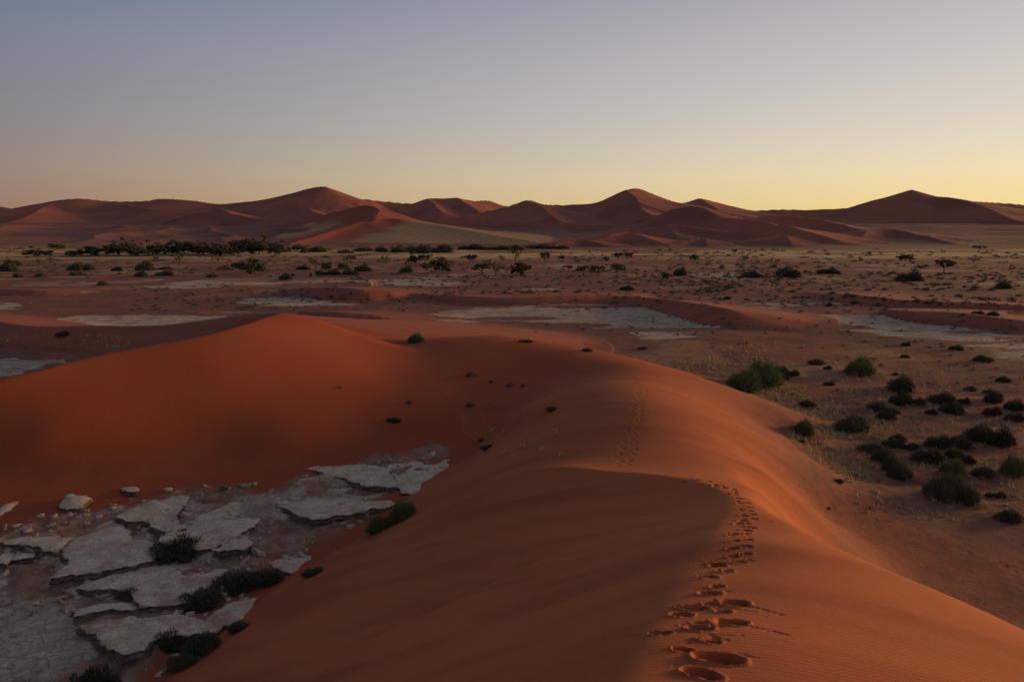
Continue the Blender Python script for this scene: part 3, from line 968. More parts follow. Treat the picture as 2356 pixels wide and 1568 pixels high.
# ------------------------------------------------------------------ meshes out of arrays
def mesh_from(name, verts, faces, mats, attrs=None, smooth=False):
    verts = np.asarray(verts, np.float32)
    faces = np.asarray(faces, np.int32)
    k = faces.shape[1]
    me = bpy.data.meshes.new(name)
    me.vertices.add(len(verts))
    me.vertices.foreach_set('co', verts.ravel())
    me.loops.add(faces.size)
    me.loops.foreach_set('vertex_index', faces.ravel())
    me.polygons.add(len(faces))
    me.polygons.foreach_set('loop_start', np.arange(len(faces), dtype=np.int32) * k)
    me.polygons.foreach_set('loop_total', np.full(len(faces), k, np.int32))
    if smooth:
        me.polygons.foreach_set('use_smooth', np.ones(len(faces), bool))
    me.update(calc_edges=True)
    for an, av in (attrs or {}).items():
        a = me.attributes.new(an, 'FLOAT', 'POINT')
        a.data.foreach_set('value', np.asarray(av, np.float32))
    for m in mats if isinstance(mats, (list, tuple)) else [mats]:
        me.materials.append(m)
    return me


def link(name, data, parent=None, loc=None, label=None, cat=None, group=None, kind=None):
    o = bpy.data.objects.new(name, data)
    COL.objects.link(o)
    if parent is not None:
        o.parent = parent
    if loc is not None:
        o.location = [float(v) for v in loc]
    if label:
        o['label'] = label
    if cat:
        o['category'] = cat
    if group:
        o['group'] = group
    if kind:
        o['kind'] = kind
    return o

# ------------------------------------------------------------------ the land cut into the plain, the pans and the single dunes
def build_land():
    ii = (np.arange(NR - 1)[:, None] * NT + np.arange(NT - 1)[None, :]).ravel()
    quads = np.stack([ii + NT, ii + NT + 1, ii + 1, ii], -1).astype(np.int32)
    own = OWNER[quads[:, 0]].copy()
    sets = [('dune', 'broad orange dune in the foreground with a trail of footprints on its crest', ('dune foreground',)),
            ('dune', 'smooth orange dune with a pointed top behind the broken clay slabs', ('dune left', 'dune arm behind')),
            ('dune', 'low dark-faced dune ridge just above the pointed dune, left of the middle', ('mid ridge left of centre',)),
            ('dune', 'low sand ridge running right from behind the pointed dune top', ('mid ridge behind the peak',)),
            ('dune', 'long low sand ridge behind the wide pale clay pan in the middle', ('mid ridge centre',)),
            ('dune', 'small crescent dune with a dark slip face beside the wide pale clay pan', ('mid barchan',)),
            ('dune', 'faint low ridge beyond the clay pan on the right', ('mid ridge right far',)),
            ('dune', 'low dark-faced ridge behind the clay pan on the right', ('mid ridge right',)),
            ('dune', 'low dark ridge at the left edge of the plain', ('mid ridge far left',)),
            ('dune', 'long reddish dune range at the left end of the skyline', ('far 1', 'far 1b', 'far 1c')),
            ('dune', 'high reddish peak left of the middle of the skyline', ('far 2', 'far 2b', 'far 2d', 'far 2e')),
            ('dune', 'dark dune shoulder below the high peak left of the middle', ('far 3',)),
            ('dune', 'crescent dune with bright orange back and dark hollow below the skyline', ('far barchan',)),
            ('dune', 'pale grassy sand slope trailing right from the orange crescent dune', ('far tail',)),
            ('dune', 'tall star dune with sharp dividing ridges right of the middle of the skyline', ('far 4', 'far 4b', 'far 4c')),
            ('dune', 'dark rounded dune in front of the tall star dune', ('far 5',)),
            ('dune', 'big dark dune with a small pointed top at the right end of the skyline', ('far 6', 'far 6b', 'far 6c')),
            ('dune', 'low dark dune below the gap in the skyline on the right', ('far 7',)),
            ('dune', 'long wavy dark dune at the foot of the star dune', ('near 1',)),
            ('dune', 'small crescent dune with a bright flank nearest the plain right of the middle', ('near 2',)),
            ('dune', 'small dark dune hump at the edge of the plain in the middle', ('near 3',)),
            ('dune', 'small double-humped dune beside the dark hump in the middle', ('near 4',)),
            ('dune', 'small dune with one bright narrow flank right of the crescent', ('near 5',)),
            ('dune', 'low dunes in front of the big dark dune on the right', ('near 6',)),
            ('dune', 'small bright spur between the dark rounded dune and the wavy dune', ('near 7',))]
    group = np.zeros(len(DUNES) + 1, np.int32)
    for g, (_, _, names) in enumerate(sets, 1):
        for nm in names:
            group[DUNES.index(nm) + 1] = g
    reg = group[own]
    inner = (np.hypot(X, Y) < 420)[quads[:, 0]]
    reg[(CLAY[quads[:, 0]] > 0.5) & (reg == 0) & inner] = 100
    pid = PRINT_ID[quads[:, 0]]
    used = np.zeros(len(X), np.int32)

    def piece(name, sel, parent=None, **kw):
        q = quads[sel]
        vid = np.unique(q)
        used[vid] = np.arange(len(vid))
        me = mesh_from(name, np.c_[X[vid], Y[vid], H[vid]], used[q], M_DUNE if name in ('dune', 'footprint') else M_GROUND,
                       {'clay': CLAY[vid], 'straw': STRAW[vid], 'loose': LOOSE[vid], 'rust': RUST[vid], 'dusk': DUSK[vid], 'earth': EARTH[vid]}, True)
        return link(name, me, parent, **kw)
    free = pid < 0
    piece('ground', np.where((reg == 0) & free)[0], kind='structure', label='reddish brown sandy plain with scattered scrub')
    piece('clay_pan', np.where((reg == 100) & free)[0], kind='structure', label='pale dried clay pans lying in the sand')
    first = None
    for g, (nm, lab, _) in enumerate(sets, 1):
        sel = np.where((reg == g) & free)[0]
        if not len(sel):
            print('no land for', lab)
            continue
        o = piece(nm, sel, kind='structure', label=lab)
        if first is None:
            first = o
    order = np.where(~free)[0]
    for k in range(N_PRINTS):
        sel = order[pid[order] == k]
        if len(sel) > 4:
            piece('footprint', sel, first)


# ------------------------------------------------------------------ broken clay slabs on the pan
from mathutils import Vector
from mathutils.geometry import delaunay_2d_cdt


def z7(pts):
    return [(x * .363, 999 + y * .363) for x, y in pts]


SLABS = [  # outline on the print, height of rear and front edge, label
    ([(888, 1048), (960, 1036), (1030, 1026), (1083, 1042), (1040, 1068), (967, 1123), (930, 1122), (908, 1082)], .12, .42, 'large pale triangular clay slab at the far tip of the broken pan'),
    ([(722, 1076), (790, 1070), (850, 1064), (886, 1080), (900, 1112), (850, 1112), (775, 1092)], .15, .50, 'flat clay slab just left of the large triangular slab'),
    ([(650, 1152), (700, 1142), (800, 1147), (882, 1150), (890, 1158), (830, 1172), (730, 1186), (690, 1176)], .25, .75, 'smooth tongue-shaped clay slab touching the green bush at the slip face foot'),
    (z7([(360, 875), (470, 790), (440, 730), (380, 705), (580, 630), (680, 560), (760, 565), (800, 640), (960, 690), (945, 775), (680, 825)]), .20, .70, 'big jagged clay slab left of the dark bush in the middle of the pan'),
    (z7([(770, 512), (880, 450), (1000, 400), (1165, 360), (1172, 440), (1100, 500), (1160, 570), (1040, 582), (960, 560), (955, 530), (850, 532)]), .25, .62, 'crumbling clay slab with sandy orange edges against the orange dune'),
    (z7([(1040, 660), (1170, 578), (1380, 472), (1590, 392), (1742, 355), (1720, 425), (1640, 485), (1600, 572), (1330, 692), (1250, 690)]), .18, .60, 'long diagonal clay slab running up right behind the dark bush'),
    (z7([(-60, 660), (120, 655), (250, 640), (370, 630), (440, 645), (400, 682), (340, 720), (150, 692), (-60, 672)]), .15, .45, 'thin flat clay slab at the left edge of the broken pan'),
    (z7([(530, 957), (700, 900), (900, 850), (1200, 795), (1440, 832), (1362, 902), (1378, 950), (1250, 1010), (1100, 1052), (900, 1045), (850, 978)]), .15, .55, 'broad oval clay slab in front of the dark bush in the middle of the pan'),
    (z7([(590, 1190), (850, 1150), (1150, 1132), (1290, 1162), (1450, 1062), (1820, 966), (1700, 1082), (1570, 1190), (1400, 1192), (1300, 1242), (1000, 1272), (960, 1332), (850, 1357), (720, 1272)]), .15, .55, 'long forked clay slab nearest the foot of the slip face'),
    (z7([(1710, 800), (1860, 745), (2012, 706), (1960, 792), (1850, 857), (1770, 832)]), .10, .35, 'small clay slab half buried by the slip face'),
    (z7([(490, 1088), (650, 1072), (780, 1058), (920, 1062), (1062, 1072), (950, 1090), (700, 1100), (520, 1135)]), .25, .55, 'narrow shelf of clay under the broad oval slab'),
    (z7([(758, 332), (830, 318), (882, 330), (870, 350), (800, 352)]), .15, .40, 'smallest pale clay plate lying alone on the orange dune foot'),
    (z7([(372, 452), (418, 372), (480, 372), (540, 388), (572, 402), (520, 450), (430, 462)]), .55, .35, 'lumpy brown clay block left of the smallest pale plate'),
    (z7([(70, 772), (118, 742), (222, 744), (215, 760), (130, 775)]), .2, .38, 'small white stone-like clay chip at the left edge'),
    (z7([(-40, 790), (20, 750), (82, 735), (95, 765), (40, 800)]), .2, .40, 'small sandy clay chip at the far left edge beside the white chip'),
    (z7([(1340, 720), (1480, 655), (1560, 640), (1600, 690), (1540, 720), (1440, 722)]), .2, .55, 'knobbly broken clay lump right of the dark bush'),
    (z7([(-60, 500), (20, 440), (120, 408), (130, 425), (40, 480), (-40, 520)]), .12, .30, 'thin sand-covered clay ridge at the left edge of the orange dune foot'),
]


def build_slabs():
    rs = np.random.default_rng(3)
    for n, (pts, zr_, zf, label) in enumerate(SLABS):
        ys = [p[1] for p in pts]
        y0, y1 = min(ys), max(ys)
        ctr = ground_hit(sum(p[0] for p in pts) / len(pts), sum(ys) / len(pts))
        g0 = min(max(ctr[2], -0.2), 1.2) if ctr is not None else 0.0
        base = g0 - 0.15 - (0.12 if n < 11 else 0.0)
        w = [at_z(x, y, base + zr_ + (zf + 0.14 - zr_) * (y - y0) / (y1 - y0)) for x, y in pts]
        A_ = np.array([[p[0], p[1], 1] for p in w])
        pl, *_ = np.linalg.lstsq(A_, np.array([p[2] for p in w]), rcond=None)
        # jagged outline
        ring = []
        for i in range(len(w)):
            a, b = np.array(w[i][:2]), np.array(w[(i + 1) % len(w)][:2])
            L = np.linalg.norm(b - a)
            k = max(1, int(L / 0.13))
            nrm = np.array((-(b - a)[1], (b - a)[0])) / max(L, 1e-6)
            for t_ in range(k):
                f = t_ / k
                p = a + (b - a) * f
                amp = min(0.45, 0.13 * L) * math.sin(math.pi * f) ** 0.3
                j = float(fbm(np.array([p[0] * 1.5]), np.array([p[1] * 1.5]), 5, 40 + n)[0]) * 2 * amp
                ring.append(p + nrm * j)
        ring = np.array(ring)
        cen = ring.mean(0)
        ring = cen + (ring - cen) * (1.15 if n < 11 else 1.0)
        lo, hi = ring.min(0), ring.max(0)
        inner = []
        st = max(0.28, (hi - lo).max() / 26)
        for gx in np.arange(lo[0], hi[0], st):
            for gy in np.arange(lo[1], hi[1], st):
                inner.append((gx + rs.uniform(-.3, .3) * st, gy + rs.uniform(-.3, .3) * st))
        inner = np.array(inner)
        dist = poly_dist(inner[:, 0], inner[:, 1], ring)
        inner = inner[dist < -0.12]
        allp = [Vector(p) for p in ring] + [Vector(p) for p in inner]
        nr_ = len(ring)
        res = delaunay_2d_cdt(allp, [(i, (i + 1) % nr_) for i in range(nr_)], [], 1, 1e-4)
        v2 = np.array([(v.x, v.y) for v in res[0]])
        tri = [f for f in res[2] if len(f) == 3]
        if not tri:
            continue
        ed = -poly_dist(v2[:, 0], v2[:, 1], ring)

        def topz(xy, e):
            z = pl[0] * xy[:, 0] + pl[1] * xy[:, 1] + pl[2]
            z = z + 0.34 * fbm(xy[:, 0] / 1.6, xy[:, 1] / 1.6, 4, 44 + n) + 0.08 * fbm(xy[:, 0] * 3, xy[:, 1] * 3, 2, 45)
            if n in (12, 15):
                z = z + 0.5 * np.abs(fbm(xy[:, 0] * 1.2, xy[:, 1] * 1.2, 4, 46))
            return z - 0.07 * (1 - np.clip(e / 0.22, 0, 1)) ** 2
        verts = [np.c_[v2, topz(v2, ed)]]
        faces = [list(f) for f in tri]
        side = [np.zeros(len(v2))]
        off = len(v2)
        # rim and undercut broken side
        out = (ring - cen) / np.maximum(np.linalg.norm(ring - cen, axis=1)[:, None], 1e-6)
        zt = topz(ring, np.zeros(nr_))
        levels = [(0.0, 0.0, 0.2), (0.02, 0.06, 0.9), (-0.16, 0.14, 1.0), (0.10, 0.24, 1.0), (-0.10, 0.36, 1.0), (0.30, 0.60, 1.0), (0.65, 1.2, 1.0)]
        for ins, dp, sd in levels:
            jit = fbm(ring[:, 0] * 3 + dp * 9, ring[:, 1] * 3 - dp * 7, 3, 47)[:, None]
            xy = ring + out * (ins + (0.6 * jit if dp > 0.05 else 0))
            verts.append(np.c_[xy, zt - dp])
            side.append(np.full(nr_, sd))
        for L_ in range(len(levels) - 1):
            for i in range(nr_):
                a, b = off + L_ * nr_ + i, off + L_ * nr_ + (i + 1) % nr_
                c, d_ = b + nr_, a + nr_
                faces += [[a, d_, c], [a, c, b]]
        V = np.concatenate(verts)
        # winding: make the side follow the outline's orientation
        area = np.sum(ring[:, 0] * np.roll(ring[:, 1], -1) - np.roll(ring[:, 0], -1) * ring[:, 1])
        F = np.array(faces)
        if area < 0:
            F[len(tri):] = F[len(tri):, ::-1]
        o0 = np.array((cen[0], cen[1], base))
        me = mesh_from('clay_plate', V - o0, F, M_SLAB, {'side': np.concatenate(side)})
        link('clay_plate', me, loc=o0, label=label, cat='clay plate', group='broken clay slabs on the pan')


def build_rubble():
    """crumbled bits of crust between the plates, too many to count"""
    rs = np.random.default_rng(15)
    V, F, S_, off = [], [], [], 0
    k = 0
    while k < 900:
        k += 1
        x, y = rs.uniform(0, 1000), rs.uniform(1040, 1560)
        p = at_z(x, y, 0.1)
        if poly_dist(np.array([p[0]]), np.array([p[1]]), PAN)[0] > -0.4:
            continue
        if float(fbm(np.array([p[0] / 2.5]), np.array([p[1] / 2.5]), 3, 99)[0]) < -0.02:
            continue
        z = height_at(p[0], p[1])
        r = rs.uniform(.06, .30) * (1.0 if rs.uniform() < .85 else 2.0)
        n = rs.integers(5, 8)
        a = np.sort(rs.uniform(0, 2 * math.pi, n))
        rad = r * rs.uniform(.6, 1.2, n)
        th = rs.uniform(.05, .16)
        tilt = rs.normal(size=2) * .25
        ring = np.c_[rad * np.cos(a), rad * np.sin(a)]
        top = np.c_[ring + p[:2], z + th + ring @ tilt]
        bot = np.c_[ring * .85 + p[:2], np.full(n, z - .15)]
        V += [top, bot]
        S_ += [np.zeros(n), np.ones(n)]
        for i in range(1, n - 1):
            F.append((off, off + i, off + i + 1))
        for i in range(n):
            j = (i + 1) % n
            F += [(off + i, off + n + i, off + n + j), (off + i, off + n + j, off + j)]
        off += 2 * n
    me = mesh_from('clay_rubble', np.concatenate(V), np.array(F), M_SLAB, {'side': np.concatenate(S_)})
    link('clay_rubble', me, label='crumbled bits of dried clay strewn between the plates', kind='stuff', cat='rubble')

# ------------------------------------------------------------------ plants: a few shapes of each kind, copied plant by plant
def blades(base, direc, length, width, rs):
    """one thin triangle per blade"""
    n = len(base)
    side = np.cross(direc, rs.normal(size=(n, 3)))
    side /= np.maximum(np.linalg.norm(side, axis=1)[:, None], 1e-6)
    w = (width if np.ndim(width) else np.full(n, width))[:, None]
    V = np.empty((n, 3, 3))
    V[:, 0] = base - side * w
    V[:, 1] = base + side * w
    V[:, 2] = base + direc * length[:, None]
    return V.reshape(-1, 3), np.arange(n * 3).reshape(-1, 3)


def lump(cx, cy, rx, ry, rz, rs, nu=9, nv=5):
    """rough inner dome"""
    V, F = [], []
    for j in range(nv + 1):
        ph = math.pi / 2 * j / nv
        for i in range(nu):
            a = 2 * math.pi * i / nu
            k = 1 + rs.uniform(-.12, .12)
            V.append((cx + rx * k * math.cos(a) * math.cos(ph), cy + ry * k * math.sin(a) * math.cos(ph), rz * k * math.sin(ph) - 0.06))
    for j in range(nv):
        for i in range(nu):
            a, b = j * nu + i, j * nu + (i + 1) % nu
            F += [(a, b, b + nu), (a, b + nu, a + nu)]
    return np.array(V), np.array(F)


def shrub_mesh(seed, n, mat, grassy=False, lobes=7, spread=0.55):
    rs = np.random.default_rng(seed)
    Vs, Fs, T, off = [], [], [], 0
    cs = [(rs.uniform(-.2, .2), rs.uniform(-.2, .2), rs.uniform(.45, .6), 1.0)] + [(spread * math.cos(a) * rs.uniform(.5, 1.35), spread * math.sin(a) * rs.uniform(.5, 1.35), rs.uniform(.2, .48), rs.uniform(.32, .85))
                                for a in np.linspace(0, 2 * math.pi, lobes, endpoint=False) + rs.uniform(0, 1)]
    tot = sum(c[2] ** 2 for c in cs)
    for cx, cy, r, h in cs:
        v, f = lump(cx, cy, r * .66, r * .66, h * .62, rs)
        Vs.append(v), Fs.append(f + off), T.append(np.full(len(v), 0.05))  # core added to block light through the blades, tinted dark like inner shade
        off += len(v)
        k = int(n * r * r / tot)
        a, z = rs.uniform(0, 2 * math.pi, k), rs.uniform(0.0, 1, k)
        c = np.sqrt(1 - z * z)
        nrm = np.c_[c * np.cos(a), c * np.sin(a), z]
        rad = (rs.uniform(.45, 1.0, k) ** .6)[:, None]
        base = np.array((cx, cy, 0)) + nrm * rad * np.array((r, r, h))
        up = 0.9 if grassy else 0.35
        d = nrm + rs.normal(size=(k, 3)) * (0.35 if grassy else 0.6)
        d[:, 2] += up
        d /= np.linalg.norm(d, axis=1)[:, None]
        L = rs.uniform(.10, .34, k) * (1.3 if grassy else 0.95)
        v, f = blades(base, d, L, rs.uniform(.009, .018, k) * (1.0 if grassy else 1.5), rs)
        Vs.append(v), Fs.append(f + off)
        T.append(np.repeat(np.clip(0.25 + 0.5 * base[:, 2] + rs.uniform(-.3, .35, k), 0, 1), 3) if False else np.repeat(rs.uniform(0, 1, k), 3))
        off += len(v)
    k = max(12, n // 45)                       # bare twigs sticking out
    a, z = rs.uniform(0, 2 * math.pi, k), rs.uniform(0.05, .95, k)
    d = np.c_[np.sqrt(1 - z * z) * np.cos(a), np.sqrt(1 - z * z) * np.sin(a), z]
    v, f = blades(d * np.array((.55, .55, .4)), d + rs.normal(size=(k, 3)) * .15, rs.uniform(.5, .8, k), .009, rs)
    Vs.append(v), Fs.append(f + off), T.append(np.repeat(rs.uniform(.6, 1, k), 3))
    V = np.concatenate(Vs)
    V[:, 2] = np.maximum(V[:, 2], -0.06)
    return mesh_from('shrub', V, np.concatenate(Fs), mat, {'tint': np.concatenate(T)})


def tube(path, radii, seg=6):
    V, F = [], []
    for (p, r) in zip(path, radii):
        for i in range(seg):
            a = 2 * math.pi * i / seg
            V.append((p[0] + r * math.cos(a), p[1] + r * math.sin(a), p[2]))
    for j in range(len(path) - 1):
        for i in range(seg):
            a, b = j * seg + i, j * seg + (i + 1) % seg
            F += [(a, b, b + seg), (a, b + seg, a + seg)]
    return np.array(V), np.array(F)


def tree_meshes(seed, kind):
    """unit tree: 1 high, about 1.5 wide (scaled per plant); returns trunk and crown meshes"""
    rs = np.random.default_rng(seed)
    flat, dens, low = {'round': (0.9, 120, 0.03), 'umbrella': (0.42, 60, 0.42), 'airy': (0.7, 22, 0.30)}[kind]
    tv, tf, off = [], [], 0
    fork = 0.22 if kind != 'umbrella' else 0.34
    lean = rs.uniform(-.05, .05)
    v, f = tube([(0, 0, -0.05), (lean * .5, 0, fork * .5), (lean, 0, fork)], [.045, .035, .03])
    tv.append(v), tf.append(f)
    off += len(v)
    tips = []
    nl = rs.integers(5, 8)
    for i in range(nl):
        a = 2 * math.pi * i / nl + rs.uniform(-.3, .3)
        r = rs.uniform(.35, .62)
        end = np.array((r * math.cos(a), r * math.sin(a), rs.uniform(low + .25, .85)))
        midp = np.array((lean, 0, fork)) * .5 + end * .5 + np.array((0, 0, -.06))
        v, f = tube([(lean, 0, fork - .02), midp, end], [.024, .016, .007], 5)
        tv.append(v), tf.append(f + off)
        off += len(v)
        tips += [end, midp * .4 + end * .6]
    trunk = mesh_from('trunk', np.concatenate(tv), np.concatenate(tf), M_BARK)
    cl = []
    for _ in range({'round': 46, 'umbrella': 34, 'airy': 26}[kind]):
        if rs.uniform() < .45:
            b = tips[rs.integers(len(tips))] + rs.normal(size=3) * .10
        else:
            a, r = rs.uniform(0, 2 * math.pi), math.sqrt(rs.uniform(0, 1)) * .68
            top = low + (1 - low) * math.sqrt(max(0, 1 - (r / .78) ** 2)) * rs.uniform(.86, 1.02)
            b = np.array((r * math.cos(a), r * math.sin(a), top - rs.uniform(0, flat) * (top - low) * .8))
        cl.append(b)
    bs, ds, ls = [], [], []
    for b in cl:
        k = int(dens * rs.uniform(.7, 1.3))
        sz = rs.uniform(.08, .16)
        q = rs.normal(size=(k, 3))
        q /= np.linalg.norm(q, axis=1)[:, None]
        bs.append(b + q * (rs.uniform(0, 1, k) ** .5)[:, None] * np.array((sz * 1.3, sz * 1.3, sz * .8)))
        d = rs.normal(size=(k, 3))
        ds.append(d / np.linalg.norm(d, axis=1)[:, None])
        ls.append(rs.uniform(.04, .09, k))
    B, D, L = np.concatenate(bs), np.concatenate(ds), np.concatenate(ls)
    v, f = blades(B, D, L, L * .42, rs)
    crown = mesh_from('crown', v, f, M_TREE, {'tint': np.repeat(rs.uniform(0, 1, len(B)), 3)})
    return trunk, crown


NARA = [shrub_mesh(100 + i, 3600, M_NARA, True, 6 + i % 3, .5) for i in range(4)]
FRESH = [shrub_mesh(110 + i, 4600, M_FRESH, True, 8, .45) for i in range(2)]
DARK = [shrub_mesh(120 + i, 2600, M_SCRUB, False, 6 + i % 3, .6) for i in range(5)]
TINY = [shrub_mesh(140 + i, 340, M_SCRUB, False, 4, .6) for i in range(6)]
DRYB = [shrub_mesh(150 + i, 420, M_DRY, True, 4, .55) for i in range(3)]
TREES = {k: [tree_meshes(160 + 10 * j + i, k) for i in range(3)] for j, k in enumerate(('round', 'umbrella', 'airy'))}
prg = random.Random(21)


def put_shrub(kind, x, y, w, h, label, group=None, name='shrub', rot=None):
    """x, y: middle of the foot on the print; w, h: size on the print"""
    p = ground_hit(x, y)
    if p is None:
        return None
    me = prg.choice({'nara': NARA, 'fresh': FRESH, 'dark': DARK, 'tiny': TINY, 'dry': DRYB}[kind])
    big = 1.2 if p[1] > 200 and kind == 'dark' else 1.0
    wm, hm = span(w, p) * big, span(h, p) * big
    o = link(name, me, loc=(p[0], p[1] + wm * 0.2, height_at(p[0], p[1] + wm * 0.2) - 0.03 * hm), label=label, cat='shrub', group=group)
    s = wm * 0.5 * 1.12
    o.scale = (s, s * 0.85, max(hm * 0.92, 0.12))
    o.rotation_euler = (0, 0, rot if rot is not None else prg.uniform(-.5, .5))
    return o


def put_tree(kind, x, y, w, h, label, group=None):
    p = ground_hit(x, y)
    if p is None:
        return None
    tr, cr = prg.choice(TREES[kind])
    root = link('thorn_tree', None, loc=(p[0], p[1], height_at(p[0], p[1])), label=label, cat='tree', group=group)
    wm, hm = span(w, p) * 1.2, span(h, p) * 1.15
    root.scale = (wm / 1.5, wm / 1.5, hm)
    root.rotation_euler = (0, 0, prg.uniform(0, 6.28))
    link('trunk', tr, root)
    link('crown', cr, root)
    return root

